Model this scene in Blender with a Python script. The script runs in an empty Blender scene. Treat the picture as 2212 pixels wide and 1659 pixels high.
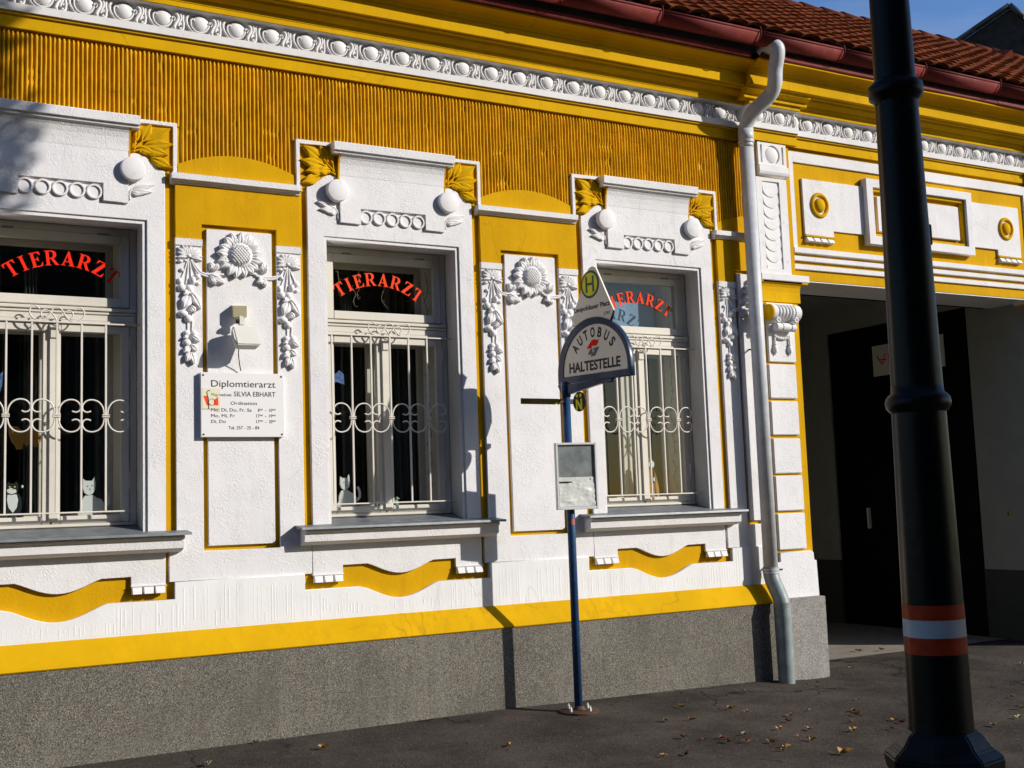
import bpy, bmesh, math, random
from mathutils import Matrix, Vector, noise
R = math.radians
rnd = random.Random(7)
C = bpy.context.scene.collection
sc = bpy.context.scene

# ------------------------------------------------------------------ camera, sky, sun, exposure
cd = bpy.data.cameras.new('camera'); cam = bpy.data.objects.new('camera', cd); C.objects.link(cam)
_y, _p, _r = .5090, .1052, -.0354
f = Vector((math.sin(_y)*math.cos(_p), math.cos(_y)*math.cos(_p), math.sin(_p)))
r0 = Vector((math.cos(_y), -math.sin(_y), 0)); u0 = r0.cross(f)
rr = math.cos(_r)*r0 + math.sin(_r)*u0; uu = -math.sin(_r)*r0 + math.cos(_r)*u0
cam.matrix_world = Matrix(((rr.x, uu.x, -f.x, -1.666), (rr.y, uu.y, -f.y, -7.9167), (rr.z, uu.z, -f.z, 1.2883), (0, 0, 0, 1)))
cd.sensor_width = 36; cd.lens = 36*2519.76/2212; cd.clip_end = 1000; cd.clip_start = .05
sc.camera = cam
SUN = Vector((1.13, -1.0, .70)).normalized()
sun = bpy.data.lights.new('sun', 'SUN'); so = bpy.data.objects.new('sun', sun); C.objects.link(so)
so.rotation_euler = SUN.to_track_quat('Z', 'Y').to_euler(); so.location = (8, -12, 12)
sun.energy = 5.0; sun.angle = R(.5); sun.color = (1, .95, .87)
W = bpy.data.worlds.new('World'); sc.world = W; W.use_nodes = True
nt = W.node_tree; bg = nt.nodes['Background']
sky = nt.nodes.new('ShaderNodeTexSky'); sky.sky_type = 'NISHITA'; sky.sun_disc = False
sky.sun_elevation = math.asin(SUN.z); sky.sun_rotation = math.atan2(SUN.x, SUN.y)
sky.air_density = 1.25; sky.dust_density = .5; sky.ozone_density = 3.5
hs_ = nt.nodes.new('ShaderNodeHueSaturation'); hs_.inputs['Saturation'].default_value = 1.22; hs_.inputs['Hue'].default_value = .515
nt.links.new(sky.outputs[0], hs_.inputs['Color']); tc_ = nt.nodes.new('ShaderNodeTexCoord'); mp_ = nt.nodes.new('ShaderNodeMapping'); mp_.inputs['Scale'].default_value = (3, 3, 9)
nz_ = nt.nodes.new('ShaderNodeTexNoise'); nz_.inputs['Scale'].default_value = 2.2; nz_.inputs['Detail'].default_value = 7; nz_.inputs['Distortion'].default_value = .6
mr_ = nt.nodes.new('ShaderNodeMapRange'); mr_.inputs[1].default_value = .45; mr_.inputs[2].default_value = .8; mr_.inputs[4].default_value = .28
mx_ = nt.nodes.new('ShaderNodeMix'); mx_.data_type = 'RGBA'; mx_.inputs[7].default_value = (4.2, 4.6, 5.2, 1)
nt.links.new(tc_.outputs['Generated'], mp_.inputs[0]); nt.links.new(mp_.outputs[0], nz_.inputs['Vector']); nt.links.new(nz_.outputs['Fac'], mr_.inputs[0])
nt.links.new(mr_.outputs[0], mx_.inputs[0]); nt.links.new(hs_.outputs[0], mx_.inputs[6]); nt.links.new(mx_.outputs[2], bg.inputs[0]); bg.inputs[1].default_value = .14
sc.view_settings.view_transform = 'Standard'; sc.view_settings.look = 'None'
sc.view_settings.exposure = .02; sc.view_settings.gamma = 1; sc.view_settings.use_curve_mapping = False

# ------------------------------------------------------------------ materials
def mat(name, col, rough=.8, metal=0, noise_amt=.06, nscale=3.0, bump=0, bscale=60, bdist=.002, spec=.3, coat=0,
        worm=False, dirt=None, speck=None, bump2=0, b2scale=8, streak=None, crack=None):
    m = bpy.data.materials.new(name); m.use_nodes = True
    t = m.node_tree; N = t.nodes; L = t.links; b = N['Principled BSDF']
    b.inputs['Roughness'].default_value = rough; b.inputs['Metallic'].default_value = metal
    b.inputs['Specular IOR Level'].default_value = spec; b.inputs['Coat Weight'].default_value = coat
    geo = N.new('ShaderNodeNewGeometry'); pos = geo.outputs['Position']
    def nz(scale, detail=3, rough_=.55, dist=0):
        n = N.new('ShaderNodeTexNoise'); n.inputs['Scale'].default_value = scale; n.inputs['Detail'].default_value = detail
        n.inputs['Roughness'].default_value = rough_; n.inputs['Distortion'].default_value = dist
        L.new(pos, n.inputs['Vector']); return n.outputs['Fac']
    def mix(a, bb, fac, mode='MIX'):
        x = N.new('ShaderNodeMix'); x.data_type = 'RGBA'; x.blend_type = mode
        for s, v in ((x.inputs[0], fac), (x.inputs[6], a), (x.inputs[7], bb)):
            if hasattr(v, 'links') or isinstance(v, bpy.types.NodeSocket): L.new(v, s)
            elif isinstance(v, (int, float)): s.default_value = v
            else: s.default_value = (*v, 1)
        return x.outputs[2]
    def ramp(fac, a, bb):
        mr = N.new('ShaderNodeMapRange'); L.new(fac, mr.inputs[0])
        mr.inputs[1].default_value = a; mr.inputs[2].default_value = bb; return mr.outputs[0]
    c = col
    if noise_amt:
        lo = tuple(x*(1-noise_amt*2) for x in col); hi = tuple(min(1, x*(1+noise_amt)) for x in col)
        c = mix(lo, hi, ramp(nz(nscale, 5, .6), .3, .7))
    if speck:
        for (sc_, colr, a, bb) in speck:
            v = N.new('ShaderNodeTexVoronoi'); v.inputs['Scale'].default_value = sc_; L.new(pos, v.inputs['Vector'])
            sp = N.new('ShaderNodeSeparateColor'); L.new(v.outputs['Color'], sp.inputs[0])
            c = mix(c, colr, ramp(sp.outputs[0], a, bb))
    if dirt:
        dcol, dsc, a, bb, amt = dirt
        x = N.new('ShaderNodeMath'); x.operation = 'MULTIPLY'; L.new(ramp(nz(dsc, 6, .7), a, bb), x.inputs[0]); x.inputs[1].default_value = amt
        c = mix(c, dcol, x.outputs[0])
    if streak:   # rain streaks and faded patches: vertical stretched noise
        scol, amt = streak
        mp = N.new('ShaderNodeMapping'); mp.inputs['Scale'].default_value = (9, 9, .9); L.new(pos, mp.inputs[0])
        n = N.new('ShaderNodeTexNoise'); n.inputs['Scale'].default_value = 1.6; n.inputs['Detail'].default_value = 6; n.inputs['Roughness'].default_value = .65; L.new(mp.outputs[0], n.inputs['Vector'])
        pz = nz(.9, 4, .6)
        x = N.new('ShaderNodeMath'); x.operation = 'MULTIPLY'; L.new(ramp(n.outputs['Fac'], .48, .75), x.inputs[0]); L.new(ramp(pz, .4, .65), x.inputs[1])
        y = N.new('ShaderNodeMath'); y.operation = 'MULTIPLY'; L.new(x.outputs[0], y.inputs[0]); y.inputs[1].default_value = amt
        c = mix(c, scol, y.outputs[0])
    if crack:
        v = N.new('ShaderNodeTexVoronoi'); v.feature = 'DISTANCE_TO_EDGE'; v.inputs['Scale'].default_value = crack[0]
        mp = N.new('ShaderNodeMapping'); mp.inputs['Scale'].default_value = (1, 1, .45); L.new(pos, mp.inputs[0])
        nn = N.new('ShaderNodeTexNoise'); nn.inputs['Scale'].default_value = 6; nn.inputs['Detail'].default_value = 4; L.new(mp.outputs[0], nn.inputs['Vector'])
        vm = N.new('ShaderNodeVectorMath'); vm.operation = 'MULTIPLY_ADD'; L.new(nn.outputs['Color'], vm.inputs[0]); vm.inputs[1].default_value = (.25, .25, .25); L.new(mp.outputs[0], vm.inputs[2]); L.new(vm.outputs[0], v.inputs['Vector'])
        mk = ramp(v.outputs['Distance'], .010, .003); ms_ = ramp(nz(.8, 3), .5, .62)
        x = N.new('ShaderNodeMath'); x.operation = 'MULTIPLY'; L.new(mk, x.inputs[0]); L.new(ms_, x.inputs[1])
        y = N.new('ShaderNodeMath'); y.operation = 'MULTIPLY'; L.new(x.outputs[0], y.inputs[0]); y.inputs[1].default_value = crack[2]
        c = mix(c, crack[1], y.outputs[0])
    if isinstance(c, tuple): b.inputs['Base Color'].default_value = (*c, 1)
    else: L.new(c, b.inputs['Base Color'])
    if bump:
        h = nz(bscale, 3 if not worm else 2, .6, 0 if not worm else 1.8)
        if worm:
            h = ramp(h, .38, .62); mm_ = N.new('ShaderNodeMath'); mm_.operation = 'MULTIPLY'; L.new(h, mm_.inputs[0]); L.new(ramp(nz(5, 4, .6), .36, .62), mm_.inputs[1]); h = mm_.outputs[0]
        bn = N.new('ShaderNodeBump'); bn.inputs['Strength'].default_value = bump; bn.inputs['Distance'].default_value = bdist
        L.new(h, bn.inputs['Height'])
        if bump2:
            b2 = N.new('ShaderNodeBump'); b2.inputs['Strength'].default_value = bump2; b2.inputs['Distance'].default_value = .01
            L.new(nz(b2scale, 3), b2.inputs['Height']); L.new(b2.outputs[0], bn.inputs['Normal'])
        L.new(bn.outputs[0], b.inputs['Normal'])
    return m

WHITE = mat('white stucco', (.755, .74, .75), .85, spec=.1, bump=.6, bscale=48, bdist=.003, streak=((.55, .52, .47), .35), crack=(1.1, (.3, .28, .25), .16), worm=True, noise_amt=.03, nscale=1.5, dirt=((.52, .49, .45), 9, .62, .82, .3), bump2=.25, b2scale=7)
WHITE2 = mat('white painted relief', (.755, .74, .745), .8, spec=.1, bump=.35, bscale=110, bdist=.0015, noise_amt=.03, dirt=((.36, .33, .29), 16, .54, .76, .45))
WHITEBASE = mat('white coarse base render', (.78, .775, .775), .85, spec=.1, streak=((.5, .46, .4), .4), crack=(1.3, (.35, .32, .28), .2), bump=.25, bscale=30, bdist=.002, worm=True, noise_amt=.03, dirt=((.5, .48, .45), 6, .62, .85, .35))
YEL = mat('yellow wall paint', (.62, .335, .0045), .85, spec=.06, streak=((.42, .20, .006), .6), crack=(1.2, (.25, .11, .005), .2), bump=.45, bscale=42, bdist=.0022, worm=True, noise_amt=.08, nscale=1.8, dirt=((.5, .25, .01), 7, .6, .85, .3), bump2=.2)
YEL2 = mat('yellow cornice paint', (.64, .362, .004), .85, spec=.06, streak=((.40, .21, .008), .65), crack=(1.6, (.22, .11, .01), .32), bump=.35, bscale=90, bdist=.0012, noise_amt=.08, nscale=1.8, dirt=((.35, .2, .02), 12, .62, .85, .35))
OCHRE = mat('ochre combed plaster', (.67, .365, .013), .9, spec=.04, bump=.4, bscale=120, bdist=.002, noise_amt=.10, nscale=5, streak=((.38, .16, .003), .6), dirt=((.2, .08, .004), 26, .56, .74, .6))
WOOD = mat('cream window paint', (.66, .62, .54), .5, bump=.2, bscale=40, bdist=.0008, noise_amt=.05, dirt=((.25, .22, .18), 25, .62, .8, .4))
IRON = mat('cream painted iron', (.72, .67, .60), .45, noise_amt=.04, dirt=((.35, .2, .1), 30, .7, .85, .4))
ZINC = mat('weathered zinc sheet', (.20, .215, .23), .5, metal=.35, bump=.3, bscale=12, bdist=.002, noise_amt=.15, nscale=10, dirt=((.35, .35, .33), 16, .5, .75, .4))
PIPE = mat('painted grey blue downpipe', (.56, .58, .61), .42, noise_amt=.08, nscale=14, dirt=((.30, .25, .2), 7, .52, .75, .6), bump=.15, bscale=18, bdist=.002)
PIPE2 = mat('galvanised cast pipe foot', (.24, .28, .28), .5, metal=.15, noise_amt=.12, nscale=12, dirt=((.3, .28, .25), 9, .55, .8, .4), bump=.3, bscale=18, bdist=.003)
REDM = mat('red brown gutter sheet', (.17, .027, .024), .68, spec=.15, noise_amt=.12, nscale=8, dirt=((.3, .12, .09), 14, .55, .8, .5), bump=.2, bscale=10, bdist=.003)
def tilemat():
    m = mat('clay roof tile', (.20, .056, .024), .9, spec=.06, noise_amt=.2, nscale=6, bump=.4, bscale=70, bdist=.002, dirt=((.1, .05, .04), 11, .5, .8, .55))
    t = m.node_tree; b = t.nodes['Principled BSDF']; l = b.inputs['Base Color'].links[0].from_socket
    oi = t.nodes.new('ShaderNodeObjectInfo'); hs = t.nodes.new('ShaderNodeHueSaturation'); mr = t.nodes.new('ShaderNodeMapRange')
    t.links.new(oi.outputs['Random'], mr.inputs[0]); mr.inputs[3].default_value = .72; mr.inputs[4].default_value = 1.25
    t.links.new(mr.outputs[0], hs.inputs['Value']); t.links.new(l, hs.inputs['Color']); t.links.new(hs.outputs[0], b.inputs['Base Color'])
    return m
TILE = tilemat()
GRAN = mat('exposed aggregate plinth', (.155, .145, .122), .9, spec=.1, noise_amt=.12, nscale=.9, bump=.9, bscale=210, bdist=.0025,
           speck=[(235, (.31, .295, .26), .72, .78), (260, (.045, .043, .04), .70, .76), (220, (.25, .17, .11), .90, .95)], dirt=((.085, .078, .066), 2.2, .46, .74, .6), streak=((.24, .225, .195), .5))
GRAN2 = mat('granite quoin', (.26, .245, .225), .85, noise_amt=.14, nscale=7, bump=.8, bscale=110, bdist=.002,
            speck=[(200, (.42, .4, .37), .72, .8), (230, (.12, .11, .1), .74, .8)], dirt=((.45, .42, .38), 5, .5, .8, .4))
ASPH = mat('pavement asphalt', (.076, .062, .050), .9, spec=.06, noise_amt=.26, nscale=1.3, bump=.9, bscale=120, bdist=.004, bump2=.5, b2scale=3,
           speck=[(160, (.16, .15, .135), .94, .97), (220, (.02, .019, .018), .85, .9)], dirt=((.030, .026, .023), 1.5, .48, .72, .85), crack=(.7, (.012, .011, .01), .9))
ROADM = mat('road asphalt', (.05, .05, .05), .9, noise_amt=.15, bump=.6, bscale=90, bdist=.003)
CONC = mat('pale concrete', (.24, .21, .165), .9, noise_amt=.12, nscale=5, bump=.5, bscale=60, bdist=.002, dirt=((.12, .1, .08), 6, .5, .8, .5))
DARKP = mat('black gate paint', (.003, .003, .0035), .7, spec=.1, noise_amt=.1)
GREYW = mat('passage wall paint', (.26, .26, .235), .9, noise_amt=.06, bump=.3, bscale=50, bdist=.002)
GREYD = mat('passage dado render', (.05, .05, .045), .9, noise_amt=.1, bump=.3, bscale=60, bdist=.002)
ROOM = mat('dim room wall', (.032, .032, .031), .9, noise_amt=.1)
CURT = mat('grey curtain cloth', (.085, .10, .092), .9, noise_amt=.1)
BLUEP = mat('navy blue enamel', (.012, .035, .085), .3, noise_amt=.1, coat=.2, dirt=((.05, .06, .08), 18, .6, .85, .4))
BLUEL = mat('faded blue pole paint', (.016, .058, .15), .42, noise_amt=.15, nscale=20, dirt=((.08, .09, .11), 24, .58, .8, .5))
SIGNW = mat('off white sign enamel', (.88, .79, .66), .4, noise_amt=.02, dirt=((.4, .35, .28), 22, .62, .85, .35))
PLATEW = mat('white plate enamel', (.80, .78, .78), .3, noise_amt=.01)
BLACK = mat('black lettering', (.012, .012, .014), .5, noise_amt=0)
REDL = mat('red sticker lettering', (.88, .030, .012), .9, noise_amt=0, spec=.05)
REDL2 = mat('faded coral lettering', (.88, .075, .028), .9, noise_amt=0, spec=.05)
GREEN = mat('sign green', (.008, .13, .055), .4, noise_amt=0)
YELS = mat('sign yellow', (.90, .78, .03), .4, noise_amt=0)
BROWNY = mat('dirty yellow night bus plate', (.30, .18, .02), .5, noise_amt=.15, nscale=30)
ALU = mat('aluminium frame', (.70, .70, .69), .35, metal=.1, noise_amt=.04)
STEEL = mat('scratched steel panel', (.30, .33, .33), .3, metal=.4, noise_amt=.25, nscale=8, bump=.2, bscale=20, bdist=.001)
PAPER = mat('crumpled paper', (.72, .73, .69), .3, spec=.6, noise_amt=.1, nscale=14, dirt=((.12, .12, .11), 17, .60, .75, .7), bump=.5, bscale=22, bdist=.01)
LAMP = mat('black green lamp paint', (.0018, .0032, .0032), .36, spec=.14, noise_amt=.2, coat=0, dirt=((.03, .035, .03), 9, .6, .8, .5), bump=.5, bscale=22, bdist=.003)
LRED = mat('red band paint', (.34, .035, .010), .5, spec=.1, noise_amt=.15, nscale=20)
LWHITE = mat('white band paint', (.40, .42, .44), .5, spec=.1, noise_amt=.06, nscale=20)
RUST = mat('rusty steel', (.10, .055, .035), .7, metal=.3, noise_amt=.2, nscale=20)
CREAMP = mat('aged cream plastic', (.62, .55, .34), .45, noise_amt=.04)
LAMPW = mat('pale grey plastic housing', (.68, .66, .60), .4, noise_amt=.03)
CATW = mat('white painted wood', (.70, .72, .70), .6, noise_amt=.03)
CATB = mat('black painted wood', (.012, .016, .022), .5, noise_amt=.1)
TANW = mat('tan wooden toy', (.42, .22, .04), .6, noise_amt=.1)
BLUEW = mat('blue painted paper', (.10, .17, .42), .6, noise_amt=.3, nscale=30)
TEALW = mat('pale green ceramic', (.32, .45, .36), .4, noise_amt=.08)
TWIG = mat('dry twig', (.06, .045, .025), .8, noise_amt=.1)
BARK = mat('tree bark', (.09, .075, .055), .9, noise_amt=.2, bump=.8, bscale=20, bdist=.01)
LEAFG = mat('green tree leaf', (.06, .085, .02), .6, noise_amt=.3)
LEAFD = [mat('dry leaf '+n, c, .7, noise_amt=.25, nscale=40) for n, c in (('tan', (.36, .20, .08)), ('brown', (.20, .075, .03)), ('ochre', (.42, .24, .07)), ('pale', (.44, .32, .17)))]
LITTER = mat('small leaf litter', (.12, .075, .04), .9, noise_amt=.3, nscale=50)
BRICKD = mat('near black brick', (.035, .03, .026), .9, noise_amt=.3, nscale=5, bump=.8, bscale=9, bdist=.02)  # very dark brick tone, mottled at random
DROOF = mat('dark roof sheet', (.05, .05, .055), .6, noise_amt=.1)
OPP = mat('grey street house render', (.10, .095, .085), .9, noise_amt=.1)
OPPR = mat('dark tiled roof', (.10, .05, .035), .9, noise_amt=.2)
def glassmat(name, tint=(.86, .88, .87), rough=0.0, base=.05):
    m = bpy.data.materials.new(name); m.use_nodes = True; t = m.node_tree; N = t.nodes; L = t.links
    N.remove(N['Principled BSDF']); out = N['Material Output']
    tr = N.new('ShaderNodeBsdfTransparent'); tr.inputs[0].default_value = (*tint, 1)
    gl = N.new('ShaderNodeBsdfGlossy'); gl.inputs['Roughness'].default_value = rough
    lw = N.new('ShaderNodeFresnel'); gb_ = N.new('ShaderNodeNewGeometry'); mm = N.new('ShaderNodeMath'); mm.operation = 'MULTIPLY_ADD'
    L.new(gb_.outputs['Backfacing'], mm.inputs[0]); mm.inputs[1].default_value = -.8333; mm.inputs[2].default_value = 1.5; L.new(mm.outputs[0], lw.inputs[0])
    nz = N.new('ShaderNodeTexNoise'); nz.inputs['Scale'].default_value = 2.2; g = N.new('ShaderNodeNewGeometry'); L.new(g.outputs['Position'], nz.inputs['Vector'])
    bp = N.new('ShaderNodeBump'); bp.inputs['Strength'].default_value = .25; bp.inputs['Distance'].default_value = .004
    L.new(nz.outputs['Fac'], bp.inputs['Height']); L.new(bp.outputs[0], gl.inputs['Normal'])
    mx = N.new('ShaderNodeMixShader'); L.new(lw.outputs[0], mx.inputs[0]); L.new(tr.outputs[0], mx.inputs[1]); L.new(gl.outputs[0], mx.inputs[2])
    L.new(mx.outputs[0], out.inputs[0]); return m
GLASS = glassmat('window glass')

# ------------------------------------------------------------------ helpers
WM = {}
def link(o, parent=None, world=None):
    C.objects.link(o)
    w = world if world is not None else Matrix.Identity(4)
    if parent is not None:
        o.parent = parent; o.matrix_parent_inverse = WM[parent.name].inverted()
    o.matrix_basis = w; WM[o.name] = w.copy(); return o
def thing(name, label, cat, loc=(0, 0, 0), group=None):
    o = bpy.data.objects.new(name, None); o.empty_display_size = .1
    link(o, None, Matrix.Translation(loc)); tag(o, label, cat, group); return o
def tag(o, label, cat, group=None):
    o['label'] = label; o['category'] = cat
    if group: o['group'] = group
    return o
_mc = {}
def obj(name, me, m, parent=None, world=None):
    if m is not None and len(me.materials) == 0: me.materials.append(m)
    elif m is not None and me.materials[0] != m:
        k = (me.name, m.name)
        if k not in _mc:
            c = me.copy(); c.materials.clear(); c.materials.append(m); _mc[k] = c
        me = _mc[k]
    return link(bpy.data.objects.new(name, me), parent, world)
def T(x, y, z): return Matrix.Translation((x, y, z))
def XZ(x, y, z, ang=0, s=1, mir=False):   # local frame: x right, y up, z toward the street
    m = T(x, y, z) @ Matrix.Rotation(R(90), 4, 'X') @ Matrix.Rotation(R(ang), 4, 'Z') @ Matrix.Scale(s, 4)
    if mir: m = m @ Matrix.Diagonal((-1, 1, 1, 1))
    return m
def mesh(name, v, f_, smooth=False):
    me = bpy.data.meshes.new(name); me.from_pydata([tuple(p) for p in v], [], f_); me.update()
    if smooth: me.polygons.foreach_set('use_smooth', [True]*len(me.polygons))
    return me
def join(name, ms, smooth=None):
    v, f_, sm = [], [], []
    for m in ms:
        o = len(v); v += [tuple(x.co) for x in m.vertices]
        for p in m.polygons: f_.append([i+o for i in p.vertices]); sm.append(p.use_smooth)
        bpy.data.meshes.remove(m)
    me = mesh(name, v, f_); me.polygons.foreach_set('use_smooth', sm); return me
def box(x0, x1, y0, y1, z0, z1, bev=0):
    v = [(x, y, z) for x in (x0, x1) for y in (y0, y1) for z in (z0, z1)]
    me = mesh('box', v, [(0, 1, 3, 2), (4, 6, 7, 5), (0, 4, 5, 1), (2, 3, 7, 6), (0, 2, 6, 4), (1, 5, 7, 3)])
    if bev:
        bm = bmesh.new(); bm.from_mesh(me); bmesh.ops.bevel(bm, geom=bm.edges[:], offset=bev, segments=2, affect='EDGES', clamp_overlap=True)
        bm.to_mesh(me); bm.free()
    return me
def plate(loops, yf, yb, bev=.003):      # XZ outlines with holes, front face at yf, back at yb, rounded arrises
    cu = bpy.data.curves.new('c', 'CURVE'); cu.dimensions = '2D'; cu.fill_mode = 'BOTH'
    th = yb-yf; bev = min(bev, th*.45)
    cu.extrude = th/2-bev; cu.bevel_depth = bev; cu.bevel_resolution = 1; cu.offset = -bev
    for lp in loops:
        s = cu.splines.new('POLY'); s.points.add(len(lp)-1); s.use_cyclic_u = True
        for p, q in zip(s.points, lp): p.co = (q[0], q[1], 0, 1)
    o = bpy.data.objects.new('c', cu); C.objects.link(o)
    dg = bpy.context.evaluated_depsgraph_get(); me = bpy.data.meshes.new_from_object(o.evaluated_get(dg))
    bpy.data.objects.remove(o); bpy.data.curves.remove(cu)
    me.transform(T(0, (yf+yb)/2, 0) @ Matrix.Rotation(R(90), 4, 'X')); me.update()
    me.materials.clear(); return me
def prof(pts, x0, x1, caps=True, jig=0):   # (y,z) profile run along x
    n = len(pts); xs = [x0, x1]
    if jig:
        k = max(2, int((x1-x0)/.12)); xs = [x0+(x1-x0)*i/k for i in range(k+1)]
    v = []
    for x in xs:
        for i, (y, z) in enumerate(pts):
            j = noise.noise(Vector((x*2.3, i*7.1, 3)))*jig+noise.noise(Vector((x*9, i*3.1, 9)))*jig*.5 if jig else 0
            v.append((x, y, z+j))
    f_ = [(s*n+i, (s+1)*n+i, (s+1)*n+i+1, s*n+i+1) for s in range(len(xs)-1) for i in range(n-1)]
    if caps: f_ += [tuple(range(n-1, -1, -1)), tuple(range((len(xs)-1)*n, len(xs)*n))]
    return mesh('prof', v, f_)
def tube(pts, r, n=8, closed=False, taper=None, flat=1.0):
    P = [Vector(p) for p in pts]; v = []; up = None
    for i, p in enumerate(P):
        a = P[max(0, i-1)]; b = P[min(len(P)-1, i+1)]
        if closed: a = P[i-1]; b = P[(i+1) % len(P)]
        t = (b-a).normalized()
        if up is None:
            up = Vector((0, 1, 0)) if abs(t.y) < .9 else Vector((0, 0, 1))
        s = t.cross(up).normalized(); up = s.cross(t).normalized()
        q = r*(taper(i/(len(P)-1)) if taper else 1)
        for k in range(n):
            an = 2*math.pi*k/n; v.append(p+s*math.cos(an)*q+up*math.sin(an)*q*flat)
    f_ = []; m = len(P)
    for i in range(m if closed else m-1):
        for k in range(n):
            a = i*n+k; b = i*n+(k+1) % n; c = ((i+1) % m)*n
            f_.append((a, b, c+(k+1) % n, c+k))
    if not closed: f_ += [tuple(range(n-1, -1, -1)), tuple(range((m-1)*n, m*n))]
    me = mesh('tube', v, f_, True)
    return me
def smoothpath(pts, k=5):
    P = [Vector(p) for p in pts]; out = []
    for i in range(len(P)-1):
        a, b, c, d = P[max(i-1, 0)], P[i], P[i+1], P[min(i+2, len(P)-1)]
        for s in range(k):
            t = s/k; out.append(.5*((2*b)+(c-a)*t+(2*a-5*b+4*c-d)*t*t+(3*b-a-3*c+d)*t**3))
    out.append(P[-1]); return out
def lathe(pr, n=24, axis='Z', smooth=True):
    v = []
    for r_, h in pr:
        for k in range(n):
            a = 2*math.pi*k/n; c, s = r_*math.cos(a), r_*math.sin(a)
            v.append((c, s, h) if axis == 'Z' else ((h, c, s) if axis == 'X' else (c, h, s)))
    f_ = [(i*n+k, i*n+(k+1) % n, (i+1)*n+(k+1) % n, (i+1)*n+k) for i in range(len(pr)-1) for k in range(n)]
    f_ += [tuple(range(n-1, -1, -1)), tuple(range((len(pr)-1)*n, len(pr)*n))]
    me = mesh('lathe', v, f_, smooth); fix(me)
    if smooth: me.set_sharp_from_angle(angle=R(38))
    return me
def fix(me):
    bm = bmesh.new(); bm.from_mesh(me); bmesh.ops.recalc_face_normals(bm, faces=bm.faces[:]); bm.to_mesh(me); bm.free(); return me
def ell(c, rx, ry, rz, n=10, m=7):
    v = []; f_ = []
    for i in range(m+1):
        a = math.pi*i/m
        for k in range(n):
            b = 2*math.pi*k/n; v.append((c[0]+rx*math.sin(a)*math.cos(b), c[1]+ry*math.sin(a)*math.sin(b), c[2]+rz*math.cos(a)))
    for i in range(m):
        for k in range(n): f_.append((i*n+k, (i+1)*n+k, (i+1)*n+(k+1) % n, i*n+(k+1) % n))
    return mesh('ell', v, f_, True)
def circ(x, z, r, n=32, a0=0, a1=360): return [(x+r*math.cos(R(a0+(a1-a0)*i/n)), z+r*math.sin(R(a0+(a1-a0)*i/n))) for i in range(n if a1-a0 == 360 else n+1)]
def rect(x0, x1, z0, z1): return [(x0, z0), (x1, z0), (x1, z1), (x0, z1)]
def ring(R_, r_, n=28, m=8, sq=1.0):  # torus in XZ
    return tube([(R_*math.cos(2*math.pi*i/n), 0, R_*math.sin(2*math.pi*i/n)) for i in range(n)], r_, m, True)
def leafm(L_, w, h, curl=.0, notch=0, nu=9, nv=7, sharp=1.0):   # relief leaf: base at origin, tip at +y local, bulges +z, undercut rim
    v = []; f_ = []; S = [-1, -1]+[-1+2*j/(nv-1) for j in range(1, nv-1)]+[1, 1]; U = [0]+[i/(nu-1) for i in range(nu)]+[1]
    m = len(S)
    for a, u in enumerate(U):
        pw = (math.sin(math.pi*min(1, u**.8*.94+.06)))**sharp+.03
        if notch: pw *= 1+notch*math.sin(u*19)
        for b, s in enumerate(S):
            z = h*(.42+.58*math.sin(math.pi*min(1, u*.8+.12)))*(1-.38*s*s)
            z -= h*.38*math.exp(-(s/.15)**2)*(1-.8*u)
            z += .10*h*math.sin(u*9+abs(s)*3)*abs(s)+curl*u*u
            if b in (0, m-1) or a in (0, len(U)-1): v.append((s*w/2*pw*.93, u*L_, -.003))
            else: v.append((s*w/2*pw, u*L_, z))
    for i in range(len(U)-1):
        for j in range(m-1): f_.append((i*m+j, i*m+j+1, (i+1)*m+j+1, (i+1)*m+j))
    me = mesh('leafm', v, f_, True); me.set_sharp_from_angle(angle=R(48)); return me
def txt(s, size, ext=.0008, bold=0, sx=1, align='LEFT', sp=1):
    cu = bpy.data.curves.new('t', 'FONT'); cu.body = s; cu.size = size; cu.extrude = ext; cu.offset = bold*size
    cu.align_x = align; cu.space_character = sp; cu.resolution_u = 3
    o = bpy.data.objects.new('t', cu); C.objects.link(o)
    dg = bpy.context.evaluated_depsgraph_get(); me = bpy.data.meshes.new_from_object(o.evaluated_get(dg))
    bpy.data.objects.remove(o); bpy.data.curves.remove(cu)
    me.transform(Matrix.Diagonal((sx, 1, 1, 1))); me.materials.clear(); return me
def flat(polys, th=.0016):   # local XY outlines with thickness along +z
    ms = []
    for lp in polys:
        n = len(lp); v = [(x, y, 0) for x, y in lp]+[(x, y, th) for x, y in lp]
        f_ = [tuple(range(n-1, -1, -1)), tuple(range(n, 2*n))]+[(i, (i+1) % n, (i+1) % n+n, i+n) for i in range(n)]
        m = mesh('p', v, f_); fix(m); ms.append(m)
    return join('flat', ms)
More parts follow.
